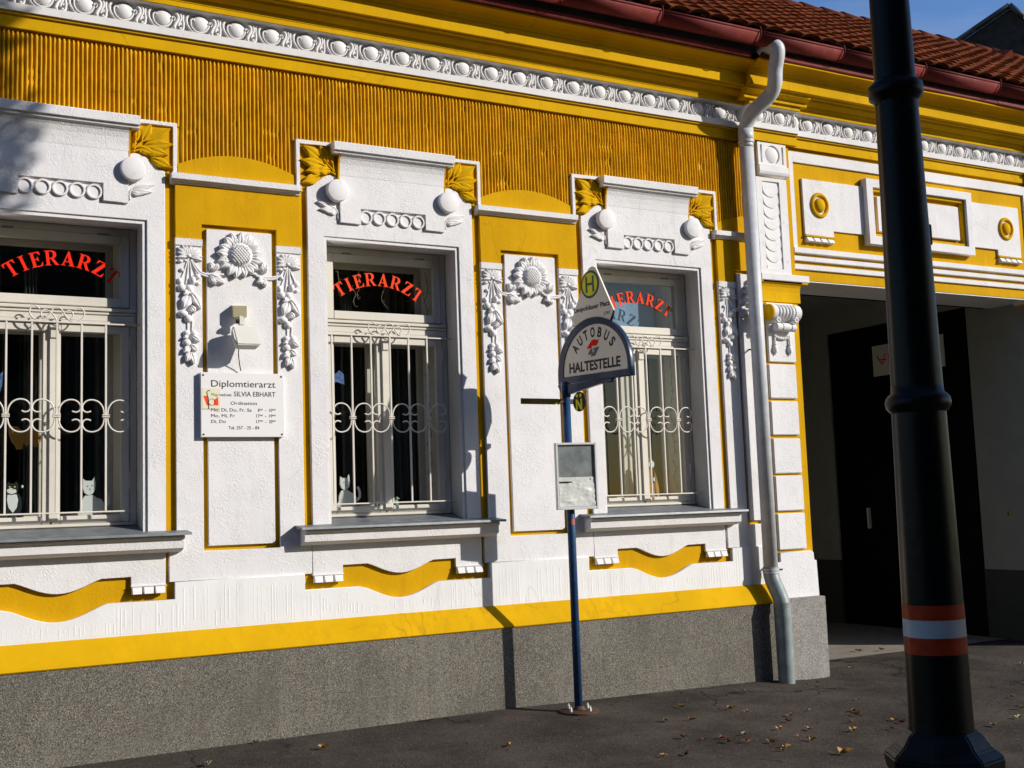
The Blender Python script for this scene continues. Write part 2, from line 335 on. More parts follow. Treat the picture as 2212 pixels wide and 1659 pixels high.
# serif capitals on a 1-high cell: list of outlines
def serif(ch):
    st = .2; hl = .075; sv = .05
    if ch == 'T':
        return [[(0, 1), (.8, 1), (.8, .72), (.755, .72), (.66, .93), (.5, .94), (.5, .06), (.6, .04), (.6, 0), (.2, 0), (.2, .04), (.3, .06), (.3, .94), (.14, .93), (.045, .72), (0, .72)]], .8
    if ch == 'I': return [[(0, 0), (.4, 0), (.4, .04), (.3, .06), (.3, .94), (.4, .96), (.4, 1), (0, 1), (0, .96), (.1, .94), (.1, .06), (0, .04)]], .4
    if ch == 'E': return [[(0, 0), (.72, 0), (.76, .27), (.72, .27), (.58, .07), (.3, .07), (.3, .47), (.42, .47), (.5, .36), (.54, .36), (.54, .66), (.5, .66), (.42, .54), (.3, .54), (.3, .93), (.52, .93), (.66, .75), (.7, .75), (.68, 1), (0, 1), (0, .96), (.1, .94), (.1, .06), (0, .04)]], .76
    if ch == 'A': return [[(0, 0), (.3, 0), (.3, .04), (.19, .07), (.25, .25), (.5, .25), (.57, .06), (.47, .04), (.47, 0), (.88, 0), (.88, .04), (.8, .06), (.47, 1), (.4, 1), (.09, .07), (0, .04)], ], .88
    if ch == 'R': return [[(0, 0), (.4, 0), (.4, .04), (.3, .06), (.3, .44), (.38, .44), (.64, 0), (.88, 0), (.88, .04), (.82, .06), (.57, .46), (.7, .54), (.76, .66), (.76, .8), (.68, .93), (.52, 1), (0, 1), (0, .96), (.1, .94), (.1, .06), (0, .04)]], .88
    if ch == 'Z': return [[(0, 0), (.72, 0), (.76, .3), (.72, .3), (.6, .07), (.27, .07), (.72, .95), (.72, 1), (.06, 1), (.04, .74), (.08, .74), (.2, .93), (.45, .93), (0, .05)]], .76
def letter(ch, h, tw=.0016):
    p, w = serif(ch)
    hole = {'A': [(.27, .32), (.47, .32), (.375, .68)], 'R': [(.3, .51), (.44, .51), (.53, .6), (.55, .75), (.5, .88), (.43, .93), (.3, .93)]}.get(ch)
    if hole is None: me = flat([[(x*h, y*h) for x, y in q] for q in p], tw)
    else:
        me = plate([[(x*h, y*h) for x, y in p[0]], [(x*h, y*h) for x, y in hole]], -tw, 0, .0001)
        me.transform(Matrix.Rotation(R(-90), 4, 'X'))
    return me, w*h

# ------------------------------------------------------------------ ground
def gb(x):
    K = [(-60, -.26), (-3, -.2), (1, -.19), (2.5, -.19), (5, -.235), (5.5, -.262), (7, -.282), (9, -.295), (60, -.6)]
    for (a, za), (b, zb) in zip(K, K[1:]):
        if a <= x <= b: return za+(zb-za)*(x-a)/(b-a)
    return -.25
def G(x, y): return gb(x)+(.02*y-.016*min(1, -y/.3) if y < 0 else 0)
def sheet(xs, ys, zf):
    v = [(x, y, zf(x, y)) for x in xs for y in ys]; m = len(ys)
    return mesh('sheet', v, [(i*m+j, (i+1)*m+j, (i+1)*m+j+1, i*m+j+1) for i in range(len(xs)-1) for j in range(m-1)], True)
XS = [-200, -60, -20, -8, -3, -1]+[x*.5 for x in range(-1, 25)]+[14, 20, 60, 200]
o = obj('pavement', sheet(XS, [-5.4, -4.5, -3.5, -2.8, -2.2, -1.8, -1.4, -1, -.7, -.4, -.2, 0, .6], lambda x, y: G(x, y)+.006*noise.noise(Vector((x*1.3, y*1.7, 2)))*(1 if y < -.15 else .3)), ASPH); o['kind'] = 'structure'
o = obj('kerb', join('kerb', [sheet([x for x in XS if abs(x) < 61], [-5.55, -5.4], lambda x, y: G(x, -5.4)+.004), sheet([x for x in XS if abs(x) < 61], [-5.5501, -5.55], lambda x, y: G(x, -5.4)+(.004 if y > -5.5500001 else -.14))]), CONC); o['kind'] = 'structure'
o = obj('road', sheet([-200, -60, -20, 0, 20, 60, 200], [-13.5, -9, -5.55], lambda x, y: G(x, -5.4)-.12), ROADM); o['kind'] = 'structure'
o = obj('ground', sheet([-300, -100, 0, 100, 300], [-300, -100, 0, 100, 300], lambda x, y: -.9), ROADM); o['kind'] = 'structure'
o = obj('far_pavement', sheet([-60, -20, 0, 20, 60], [-18, -13.5], lambda x, y: G(x, -5.4)-.02), ASPH); o['kind'] = 'structure'

# ------------------------------------------------------------------ the yellow house
B = thing('yellow_house', 'long low yellow and white stucco house with fluted frieze and red tiled roof', 'house', (2.5, .2, -.25))
XC = [-.575, 1.775, 4.125]           # window axes
PC = [-1.745, .6055, 2.9555, 5.3055]    # pier axes
XL, XR = -2.4, 5.27
def hole(xc): return rect(xc-.575, xc+.575, 1.0, 3.36)
obj('wall', plate([rect(XL, XR, -.4, 4.62)]+[hole(x) for x in XC], .03, .45, .001), YEL, B)
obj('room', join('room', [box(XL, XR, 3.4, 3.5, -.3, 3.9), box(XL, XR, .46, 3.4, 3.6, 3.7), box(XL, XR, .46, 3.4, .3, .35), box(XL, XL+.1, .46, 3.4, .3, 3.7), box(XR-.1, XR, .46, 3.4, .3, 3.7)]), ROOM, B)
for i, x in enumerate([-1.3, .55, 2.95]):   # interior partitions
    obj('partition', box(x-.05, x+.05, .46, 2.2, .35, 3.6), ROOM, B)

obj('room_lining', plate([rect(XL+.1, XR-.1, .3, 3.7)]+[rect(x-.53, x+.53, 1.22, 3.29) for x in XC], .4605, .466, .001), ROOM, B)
# fluted frieze, each rib its own strand of plaster
def bottom(x):
    z = 0
    for xc in XC:
        d = abs(x-xc)
        if d < .77: return 3.985
    for pc in PC:
        d = x-pc
        if abs(d) < .425: return 3.712+.097*(1-(d/.424)**2)
    return 3.7
x = XL+.02; FR = obj('frieze', box(XL, XR, .022, .031, 3.62, 4.51), OCHRE, B)
while x < XR-.01:
    rv = random.Random(int(x*1000)); w = .0082*rv.uniform(.85, 1.15); zb = bottom(x); zt = 4.497
    nseg = max(6, int((zt-zb)/.035)); v = []; f_ = []; K = 7
    for i in range(nseg+1):
        z = zb+(zt-zb)*i/nseg
        wob = .0022*noise.noise(Vector((x*40, z*3.3, 1)))+.0012*noise.noise(Vector((x*50, z*11, 5)))
        ww = w*(1+.22*noise.noise(Vector((x*30, z*14, 8)))); hh = .019*(1+.25*noise.noise(Vector((x*25, z*9, 4))))*(.35 if noise.noise(Vector((x*6, z*16, 14))) > .52 else 1)
        if i == nseg: hh *= .55; ww *= .8
        for k in range(K):
            a = math.pi*k/(K-1); v.append((x+wob-ww*math.cos(a), .0225-hh*math.sin(a)**.42, z))
    for i in range(nseg):
        for k in range(K-1): f_.append((i*K+k, i*K+k+1, (i+1)*K+k+1, (i+1)*K+k))
    f_.append(tuple(range(nseg*K, nseg*K+K)))
    obj('rib', mesh('rib', v, f_, True), OCHRE, FR)
    x += .0285*rv.uniform(.93, 1.07)

# pier dressings
def pier(pc, x1=None, orn=True):
    L_, R_ = pc-.443, pc+.443; pl, pr_ = pc-.2625, pc+.2655
    if x1 is None: x1 = R_
    cut = x1 < R_
    # arched segment above the ledge
    a0, a1 = pc-.424, min(pc+.414, x1)
    arc = [(pc+d, 3.72+.097*(1-(d/.424)**2)) for d in [(-.424+(a1-pc+.424)*i/20) for i in range(21)]]
    obj('arched_field', plate([[(a0, 3.635)]+[(a1, 3.635)]+arc[::-1]], .003, .03), YEL, B)
    le = min(R_+.04, x1)
    obj('ledge', prof([(.03, 3.575), (-.012, 3.578), (-.018, 3.592), (-.028, 3.594), (-.03, 3.600), (-.05, 3.602), (-.052, 3.642), (.03, 3.648)], L_-.032, le), WHITE, B)
    if not cut:
        obj('pier_head', plate([[(L_, 3.2), (pl, 3.2), (pl, 3.31), (pr_, 3.31), (pr_, 3.2), (R_, 3.2), (R_, 3.585), (L_, 3.585)]], 0, .03), YEL, B)
        obj('pier_face', plate([[(L_-.05, .876), (R_+.05, .876), (R_+.05, 1.10), (R_, 1.10), (R_, 3.2), (pr_, 3.2), (pr_, 1.069), (pl, 1.069), (pl, 3.2), (L_, 3.2), (L_, 1.1), (L_-.05, 1.1)]], 0.0005, .03), WHITE, B)
        obj('pier_panel', plate([rect(pl+.033, pr_-.033, 1.10, 3.28)], .004, .03, .003), WHITE, B)
        strips = ((L_, pl), (pr_, R_))
    else:
        obj('pier_head', plate([[(L_, 3.2), (pl, 3.2), (pl, 3.31), (x1, 3.31), (x1, 3.585), (L_, 3.585)]], 0, .03), YEL, B)
        obj('pier_face', plate([[(L_-.05, .876), (x1, .876), (x1, 1.069), (pl, 1.069), (pl, 3.2), (L_, 3.2), (L_, 1.1), (L_-.05, 1.1)]], 0.0005, .03), WHITE, B)
        obj('pier_panel', plate([rect(pl+.033, x1, 1.10, 3.28)], .004, .03, .003), WHITE, B)
        strips = ((L_, pl),)
    for a, b in strips: obj('capital', prof([(.0, 3.148), (-.010, 3.15), (-.012, 3.196), (0, 3.2)], a-.002, b+.002), WHITE, B)
for pc in PC[:3]: pier(pc)
pier(PC[3], XR)

# carved garlands and sunflowers
petalM = leafm(.088, .058, .030, .004, 0, 7, 7, .75); leafA = leafm(.085, .055, .022, .006, .12); bellM = leafm(.09, .058, .03, .012, .0, 8, 7, .6)
berryM = ell((0, 0, .0), 1, 1, 1); finM = leafm(.062, .022, .018, .002, 0, 6, 5, .7)
def px(x0, z0, p, k=.00072): return x0+(p[0])*k, z0-(p[1])*k
def garland(gx, gz=3.077):
    g = obj('garland', mesh('knot', *(lambda m: ([tuple(v.co) for v in m.vertices], [tuple(p.vertices) for p in m.polygons]))(ell((gx, -.012, gz), .016, .014, .014)), True), WHITE2, B)
    q = lambda x, y: ((x-350-(y-460)*.012)*.00070+gx, gz-(y-460)*.00072)
    for tx, ty in ((235, 480), (238, 430), (240, 385), (285, 362), (325, 365), (365, 363), (410, 372), (455, 380), (475, 420), (488, 462), (485, 500)):
        a, b = q(tx, ty); d = math.hypot(a-gx, b-gz); an = math.degrees(math.atan2(b-gz, a-gx))-90
        obj('fin', finM, WHITE2, g, XZ(gx, -.001, gz, an) @ Matrix.Diagonal((1.2, d/.062, 1.3, 1)))
    for cx, cy, rx, ry in ((265, 705, 28, 30), (285, 770, 40, 38), (357, 775, 40, 40), (390, 695, 32, 42), (445, 722, 20, 18), (300, 1020, 50, 34), (350, 1065, 42, 40), (335, 1205, 36, 32), (405, 1210, 36, 36), (335, 1295, 42, 38), (285, 600, 22, 20), (270, 518, 28, 17), (330, 812, 30, 22), (437, 655, 34, 30), (440, 492, 42, 16), (318, 505, 16, 14)):
        a, b = q(cx, cy); k = .0007
        obj('berry', berryM, WHITE2, g, T(a, -.004, b) @ Matrix.Diagonal((rx*k, max(rx, ry)*k*.95, ry*k, 1)))
    for bx, by, tx, ty, w in ((352, 850, 300, 965, 80), (380, 815, 465, 972, 66), (372, 940, 410, 1008, 44), (380, 1225, 455, 1285, 46), (375, 1315, 430, 1375, 55), (365, 1335, 306, 1392, 48), (372, 1385, 330, 1475, 52), (378, 1385, 402, 1502, 50), (350, 1230, 300, 1255, 30), (352, 790, 300, 845, 40), (350, 970, 390, 1000, 40)):
        a, b = q(bx, by); c, d = q(tx, ty); l = math.hypot(c-a, d-b); an = math.degrees(math.atan2(d-b, c-a))-90
        obj('leaf', bellM, WHITE2, g, XZ(a, .001, b, an) @ Matrix.Diagonal((w*.0007/.058*1.25, l/.09, 1.1, 1)))
    rb = []
    for pth in (((350, 480), (342, 600), (325, 740)), ((360, 480), (372, 600), (380, 740)), ((345, 490), (305, 620), (280, 680)), ((355, 480), (395, 560), (430, 640)), ((365, 800), (375, 900), (372, 960)), ((343, 1080), (346, 1190)), ((387, 1010), (390, 1100), (385, 1180)), ((370, 1200), (374, 1300), (376, 1400))):
        rb.append(tube(smoothpath([(q(*p)[0], -.004, q(*p)[1]) for p in pth], 4), .0052, 6))
    obj('ribbon', join('rib', rb), WHITE2, g)
def sunflower(fx, fz=3.104):
    dd = []; n = 10
    sd = lathe([(.001, -.034), (.048, -.032), (.072, -.024), (.086, -.010), (.088, .006)], 28, 'Y')
    sd.transform(T(fx, -.018, fz)); s = obj('sunflower', sd, WHITE2, B)
    rnd_ = random.Random(3)
    for k in range(17):
        a = 360*k/17+rnd_.uniform(-4, 4)
        obj('petal', petalM, WHITE2, s, XZ(fx, .0, fz, a) @ T(0, .070, 0) @ Matrix.Rotation(R(rnd_.uniform(0, 9)), 4, 'X') @ Matrix.Diagonal((rnd_.uniform(.95, 1.2), rnd_.uniform(.95, 1.15), 1.15, 1)))
    for k in range(11):
        a = 360*(k+.5)/11
        obj('petal', petalM, WHITE2, s, XZ(fx, -.008, fz, a) @ T(0, .085, 0) @ Matrix.Diagonal((.8, .45, .9, 1)))
    gr = []
    for i in range(-4, 5):
        d = i*.017; h = math.sqrt(max(0, .070**2-d*d))
        for ang in (40, -42):
            t = tube([(d, -.0, -h), (d, -.0045*math.cos(d*18), 0), (d, 0, h)], .0028, 5); t.transform(T(fx, -.050, fz) @ Matrix.Rotation(R(ang), 4, 'Y')); gr.append(t)
    obj('seed_lattice', join('lat', gr), WHITE2, s)
    st = []
    k = lambda x, y: (fx+(x-850)*.00070, -.006, fz-(y-460+(x-850)*-.10)*.00072)
    k = lambda x, y: (fx+(x-850)*.00070, -.006, fz-(y-460-(x-850)*.09)*.00072)
    for pth in (((372, 480), (440, 590), (520, 632), (690, 640)), ((365, 490), (430, 610), (520, 655), (600, 690)), ((1310, 590), (1240, 670), (1100, 680), (985, 640)), ((1300, 600), (1230, 690), (1120, 700), (1010, 660))):
        obj('stem', tube(smoothpath([k(*p) for p in pth], 6), .0072, 6), WHITE2, s)
    for bx, by, tx, ty, w in ((545, 650, 610, 745, 50), (560, 640, 690, 735, 70), (600, 600, 545, 520, 60), (600, 600, 630, 530, 50), (1095, 640, 1070, 530, 60), (1110, 640, 1120, 560, 40), (1100, 700, 1020, 730, 70), (1090, 700, 1110, 780, 55)):
        a, _, b = k(bx, by); c, _, d = k(tx, ty); l = math.hypot(c-a, d-b); an = math.degrees(math.atan2(d-b, c-a))-90
        obj('leaf', leafA, WHITE2, s, XZ(a, .0, b, an) @ Matrix.Diagonal((w*.0007/.055*1.1, l/.085, 1.4, 1)))
for pc in PC[1:3]:
    garland(pc-.355); garland(pc+.345, 3.066); sunflower(pc-.002)
garland(PC[3]-.355); sunflower(PC[3]-.02)

# base zone below the seam, cut round the yellow fields, then yellow band and plinth
def basepoly():
    top = [(XL, .876)]
    for xc in XC:
        top += [(xc-.735, .876), (xc-.735, .765), (xc-.33, .765)]
        for i in range(1, 14):
            t = i/14; d = -.31+.62*t; top.append((xc-.01+d, .765-.097*math.sin(math.pi*t)**1.3))
        top += [(xc+.30, .765), (xc+.722, .765), (xc+.722, .876)]
    return top+[(XR, .876), (XR, .54), (XL, .54)]
obj('base_zone', plate([basepoly()], -.012, .0295, .003), WHITEBASE, B)
BZ = []
xr = XL+.03
while xr < XR-.05:   # faint vertical combing of the base render
    zt = .85
    for xc in XC:
        if abs(xr-xc) < .76: zt = .75 if abs(xr-xc) > .34 else .655
    BZ.append((xr, zt)); xr += rnd.uniform(.018, .034)
ms = []
for (a, zt) in BZ:
    hh = rnd.uniform(.0006, .0020); w = rnd.uniform(.006, .012); z0 = .56+rnd.uniform(0, .06)
    z1 = zt-rnd.uniform(0, .05) if rnd.random() < .7 else min(zt-.01, z0+rnd.uniform(.05, .12))
    ms.append(mesh('r', [(a-w, -.0115, z0), (a, -.0115-hh, z0), (a+w, -.0115, z0), (a-w, -.0115, z1), (a, -.0115-hh, z1), (a+w, -.0115, z1)], [(0, 1, 4, 3), (1, 2, 5, 4)]))
o = obj('combed_ridges', join('cr', ms), WHITEBASE, B); o['kind'] = 'stuff'
obj('base_band', prof([(.02, .556), (-.016, .552), (-.022, .545), (-.108, .418), (-.118, .398), (-.112, .390), (.02, .388)], XL, XR, jig=.0012), YEL2, B)
obj('plinth', prof([(.02, .389), (-.106, .3885), (-.108, .3), (-.112, -.45), (.02, -.45)], XL, XR, jig=0), GRAN, B)

# window dressings
shoulder = [(.67, 3.654), (.645, 3.66), (.618, 3.676), (.59, 3.70), (.555, 3.73), (.52, 3.752), (.485, 3.762), (.45, 3.757), (.43, 3.74)]
ringM = lathe([(.001, -.007), (.036, -.007), (.038, -.009), (.039, -.018), (.048, -.018), (.052, -.012), (.053, .0)], 24, 'Y', False)
discM = lathe([(.001, -.048), (.072, -.048), (.079, -.045), (.082, -.038), (.083, 0)], 36, 'Y')
lf = [leafm(.13, .062, .03, .012), leafm(.10, .05, .026, .01), leafm(.09, .05, .026, .008)]
toothM = mesh('tooth', [(-.034, 0, 0), (.034, 0, 0), (.034, .0, -.048), (-.034, 0, -.048), (-.030, -.022, -.002), (.030, -.022, -.002), (.024, -.050, -.044), (-.03, -.050, -.044)], [(4, 5, 1, 0), (7, 6, 5, 4), (3, 2, 6, 7), (0, 3, 7, 4), (5, 6, 2, 1)])
def dressing(xc):
    D = lambda pts: [(xc+a, b) for a, b in pts]
    out = D([(-.668, 1.19)]+[(-a, b) for a, b in shoulder]+shoulder[::-1]+[(.668, 1.19)])
    s = obj('window_surround', plate([out[:-1]+[(xc+.668, 1.19), (xc+.548, 1.19), (xc+.548, 3.301), (xc-.543, 3.301), (xc-.543, 1.19)]], 0, .031, .004), WHITE, B)
    obj('fillet', plate([D([(-.56, 1.19), (-.522, 1.19), (-.522, 3.275), (.52, 3.275), (.52, 1.19), (.56, 1.19), (.56, 3.315), (-.56, 3.315)])], .013, .2, .003), WHITE, s)
    # concave centre panel with cap
    pr = [(.03, 3.40), (-.022, 3.402), (-.024, 3.74), (-.027, 3.80), (-.034, 3.845), (-.046, 3.880), (-.062, 3.902), (-.074, 3.908)]
    obj('lintel_panel', plate([D([(-.425, 3.405), (-.262, 3.405), (-.262, 3.524), (.262, 3.524), (.262, 3.405), (.425, 3.405), (.425, 3.79), (-.425, 3.79)])], -.022, .01, .003), WHITE, s)
    obj('cove', prof([(.03, 3.76), (-.0235, 3.76)]+[p for p in pr if p[1] > 3.78]+[(.03, 3.92)], xc-.425, xc+.425, jig=.001), WHITE, s)
    for sg in (-1, 1):
        a, b = sorted((xc+sg*.425, xc+sg*.437))
        obj('cove_side', prof([(.03, 3.70), (-.022, 3.70), (-.024, 3.78)]+[p for p in pr if 3.78 < p[1]]+[(.03, 3.92)], a, b), YEL, s)
    obj('cap', prof([(.03, 3.908), (-.078, 3.9095), (-.082, 3.922), (-.080, 3.927), (-.099, 3.930), (-.102, 3.985), (-.097, 3.991), (.03, 4.002)], xc-.488, xc+.488, jig=.001), WHITE, s)
    for sg in (-1, 1):
        obj('disc', discM, WHITE2, s, T(xc+sg*.45, -.018, 3.635))
    for k in range(5):
        obj('ring', ringM, WHITE2, s, T(xc-.006+(k-2)*.1065, 0, 3.464))
    obj('ring_rail', box(xc-.27, xc+.27, -.010, .004, 3.517, 3.528, .002), WHITE2, s)
    # leaf boxes
    for sg in (-1, 1):
        m = lambda pts: [(xc+sg*a, b) for a, b in pts]
        obj('box_frame', plate([m([(.44, 3.972), (.722, 3.972), (.722, 3.64), (.75, 3.64), (.75, 4.0), (.44, 4.0)])], -.012, .03, .003), WHITE, s)
        obj('box_field', plate([m([(.43, 3.735), (.485, 3.765), (.555, 3.733), (.618, 3.68), (.66, 3.655), (.725, 3.63), (.725, 3.975), (.43, 3.975)])], .008, .03, .001), YEL, s)
        base = (.455, 3.765)
        for (tx, tz, k, bx, bz, w) in ((.575, 3.972, 0, .515, 3.845, 1.25), (.705, 3.955, 0, .545, 3.855, 1.45), (.722, 3.845, 0, .53, 3.815, 1.35), (.685, 3.765, 0, .53, 3.80, 1.3), (.715, 3.675, 0, .575, 3.735, 1.15), (.60, 3.765, 1, .49, 3.80, 1.2), (.49, 3.95, 1, .475, 3.84, .9)):
            l = math.hypot(tx-bx, tz-bz); an = math.degrees(math.atan2(tz-bz, sg*(tx-bx)))-90
            me = lf[k]; L0 = (.13, .10, .09)[k]
            obj('leaf', me, YEL2, s, XZ(xc+sg*bx, .006, bz, an) @ Matrix.Diagonal((w, l/L0, 1.1, 1)))
        for pth in (((.452, 3.76), (.475, 3.80), (.53, 3.855)), ((.46, 3.775), (.47, 3.83), (.475, 3.90)), ((.455, 3.765), (.50, 3.785), (.56, 3.80))):
            obj('stem', tube(smoothpath([(xc+sg*a, -.010, b) for a, b in pth], 4), .006, 6), YEL2, s)
        for a, b in ((.475, 3.855), (.505, 3.775), (.525, 3.772), (.60, 3.885)): obj('berry', berryM, YEL2, s, T(xc+sg*a, -.008, b) @ Matrix.Scale(.011, 4))
        # small sprig under the disc
        for (bx, bz, tx, tz, w) in ((.455, 3.505, .60, 3.548, 1.0), (.45, 3.49, .58, 3.495, 1.0), (.445, 3.48, .51, 3.47, .8)):
            l = math.hypot(tx-bx, tz-bz); an = math.degrees(math.atan2(tz-bz, sg*(tx-bx)))-90
            obj('leaf', lf[1], WHITE2, s, XZ(xc+sg*bx, .0, bz, an) @ Matrix.Diagonal((w*.85, l/.10, .8, 1)))
        obj('stem', tube(smoothpath([(xc+sg*a, -.006, b) for a, b in ((.437, 3.43), (.437, 3.48), (.455, 3.505), (.50, 3.53))], 4), .006, 6), WHITE2, s)
        obj('berry', berryM, WHITE2, s, T(xc+sg*.475, -.006, 3.485) @ Matrix.Diagonal((.012, .012, .02, 1)))
    # sill
    si = obj('window_sill', prof([(.03, 1.183), (-.118, 1.183), (-.124, 1.172), (-.118, 1.160), (-.104, 1.157), (-.104, 1.148), (-.100, 1.10), (-.082, 1.098), (-.060, 1.086), (-.030, 1.075), (.03, 1.070)], xc-.762, xc+.762, jig=.001), WHITE, B)
    v = [(xc-.52, .2, 1.262), (xc+.52, .2, 1.262), (xc-.52, 0, 1.215), (xc+.52, 0, 1.215), (xc-.80, 0.0, 1.214), (xc+.80, 0.0, 1.214), (xc-.80, -.155, 1.200), (xc+.80, -.155, 1.200), (xc-.80, -.158, 1.184), (xc+.80, -.158, 1.184), (xc-.80, -.145, 1.186), (xc+.80, -.145, 1.186), (xc-.80, 0, 1.190), (xc+.80, 0, 1.190)]
    zs = mesh('zinc', v, [(0, 2, 3, 1), (4, 6, 7, 5), (6, 8, 9, 7), (8, 10, 11, 9), (10, 12, 13, 11), (4, 12, 10, 8, 6), (5, 7, 9, 11, 13), (2, 4, 5, 3)])
    obj('zinc_sheet', fix(zs), ZINC, si)
    # apron with wavy lower edge and teeth
    wav = [(xc-.26+.52*t/14, .923-.08*math.sin(math.pi*t/14)**1.2) for t in range(15)]
    obj('apron', plate([[(xc-.672, 1.09), (xc-.672, .862), (xc-.448, .862), (xc-.448, .924)]+wav+[(xc+.443, .924), (xc+.443, .866), (xc+.665, .866), (xc+.665, 1.09)]], .002, .03, .003), WHITE, B)
    for a, b in ((-.672, -.448), (.443, .665)):
        tb = obj('tooth_rail', box(xc+a-.003, xc+b+.003, -.008, .02, .858, .868, .002), WHITE2, B)
        for k in range(3): obj('tooth', toothM, WHITE2, B, T(xc+a+(b-a)*(k+.5)/3, .006, .857) @ Matrix.Diagonal((1.02, .8, 1, 1)))
for xc in XC: dressing(xc)

# windows with frames, panes, lettering and grilles
def window(xc, idx):
    y0 = .2
    fr = []
    bx = lambda a, b, c, d, e, f_, bv=.003: box(xc+a, xc+b, c, d, e, f_, bv)
    w = obj('window', join('frame', [bx(-.52, -.472, .2, .30, 1.24, 3.275), bx(.472, .52, .2, .30, 1.24, 3.275), bx(-.47, .47, .2, .30, 3.225, 3.275),
        bx(-.52, .52, .195, .30, 2.600, 2.722), bx(-.505, .505, .165, .196, 2.694, 2.716), bx(-.505, .505, .178, .196, 2.672, 2.692), bx(-.505, .505, .186, .196, 2.628, 2.670), bx(-.505, .505, .172, .196, 2.603, 2.626),
        bx(-.52, .52, .195, .30, 1.235, 1.278), bx(-.50, .50, .172, .196, 1.262, 1.282)]), WOOD, B)
    def sash(name, a, b, c, d, st=.05, bt=None, y=.188):
        bt = bt or st; t = .045
        obj(name, join('s', [box(xc+a, xc+a+st, y, y+t, c, d, .004), box(xc+b-st, xc+b, y, y+t, c, d, .004), box(xc+a+st, xc+b-st, y, y+t, d-st, d, .004), box(xc+a+st, xc+b-st, y, y+t, c, c+bt, .004)]), WOOD, w)
        g = mesh('pane', [(xc+a+st-.005, y+.02, c+bt-.005), (xc+b-st+.005, y+.02, c+bt-.005), (xc+b-st+.005, y+.02, d-st+.005), (xc+a+st-.005, y+.02, d-st+.005)], [(0, 1, 2, 3)])
        obj('pane', g, GLASS, w)
    sash('transom_sash', -.468, .468, 2.727, 3.222, .058, .062)
    sash('casement', -.468, -.028, 1.284, 2.598, .052, .05)
    sash('casement', -.020, .468, 1.284, 2.598, .052, .05)
    obj('astragal', bx(-.042, .020, .172, .189, 1.30, 2.592, .005), WOOD, w)
    obj('astragal_cap', bx(-.038, .016, .160, .190, 2.50, 2.575, .004), WOOD, w)
    # inner sashes of the box window
    def inner(a, b, c, d, st=.06):
        obj('inner_sash', join('s', [box(xc+a, xc+a+st, .40, .44, c, d, .004), box(xc+b-st, xc+b, .40, .44, c, d, .004), box(xc+a+st, xc+b-st, .40, .44, d-st, d, .004), box(xc+a+st, xc+b-st, .40, .44, c, c+st, .004)]), WOOD, w)
        obj('inner_pane', mesh('pane', [(xc+a+st, .42, c+st), (xc+b-st, .42, c+st), (xc+b-st, .42, d-st), (xc+a+st, .42, d-st)], [(0, 1, 2, 3)]), GLASS, w)
    inner(-.43, .40, 2.72, 3.20, .045); inner(-.43, -.03, 1.30, 2.60, .045); inner(-.03, .40, 1.30, 2.60, .045)
    def lining(pts, z0, z1):
        n = len(pts); v = [(xc+a, b, z) for z in (z0, z1) for a, b in pts]
        obj('box_lining', fix(mesh('l', v, [tuple(range(n)), tuple(range(2*n-1, n-1, -1))]+[(i, (i+1) % n, (i+1) % n+n, i+n) for i in range(n)])), WOOD, w)
    lining([(.468, .24), (.53, .24), (.53, .46), (.398, .46), (.398, .41)], 1.24, 3.27)
    lining([(-.468, .24), (-.418, .41), (-.418, .46), (-.53, .46), (-.53, .24)], 1.24, 3.27)
    for z0, z1 in ((3.20, 3.27), (2.602, 2.718), (1.22, 1.300)): obj('box_lining', box(xc-.52, xc+.52, .24, .46, z0, z1), WOOD, w)
    for a in (-.30, .30): obj('hinge', box(xc+a-.035, xc+a+.035, .183, .20, 3.222, 3.232), ZINC, w)
    for z in (1.50, 2.42): obj('hinge', box(xc+.466, xc+.476, .182, .20, z, z+.11), WOOD, w)
    # curved word on the transom pane
    R0 = .51; cx = xc+(.035, -.047, -.01)[idx]; cz = 2.996-R0; h = .100
    m_ = (REDL, REDL2, REDL2)[idx]
    for ch, an in zip('TIERARZT', (35.2, 26.3, 17.3, 6.8, -4.6, -15.8, -27.0, -37.2)):
        me, wd = letter(ch, h)
        M = T(cx, .1995, cz) @ Matrix.Rotation(R(90), 4, 'X') @ Matrix.Rotation(R(an*.955), 4, 'Z') @ T(-wd*.5, R0, 0)
        obj('letter', me, m_, w, M)
    # grille
    gy = .11; bars = [xc-.003+k*.153 for k in range(-3, 3)]; zt, zb = 2.597, 1.354
    g = obj('window_grille', box(xc-.52, xc+.522, gy-.009, gy+.009, zt-.005, zt+.005, .002), IRON, B); obj('rail', box(xc-.52, xc+.522, gy-.009, gy+.009, zb-.005, zb+.005, .002), IRON, g)
    barM = box(-.0065, .0065, gy-.0065, gy+.0065, zb+.004, zt-.004, .0015)
    for b_ in bars: obj('bar', barM, IRON, g, T(b_, 0, 0))
    pts = [(.011, .013), (.018, .0535), (.043, .09), (.083, .1057), (.123, .097), (.146, .067), (.143, .037), (.119, .0234), (.094, .031)]
    for k in (-2, 0, 2):
        for sx in (-1, 1):
            for sz in (-1, 1):
                m0 = tube(smoothpath([(a*sx, gy, b*sz) for a, b in pts], 4), .0055, 6)
                obj('scroll', m0, IRON, g, T(xc-.003+k*.153, 0, 1.983))
        obj('collar', join('c', [box(-.024, .024, gy-.014, gy+.014, -.011, -.002, .002), box(-.024, .024, gy-.014, gy+.014, .002, .011, .002)]), IRON, g, T(xc-.003+k*.153, 0, 1.983))
    q = lambda x, y: ((x-692)*.00072, gy, (1183-y)*.00072-(x-692)*.00003)
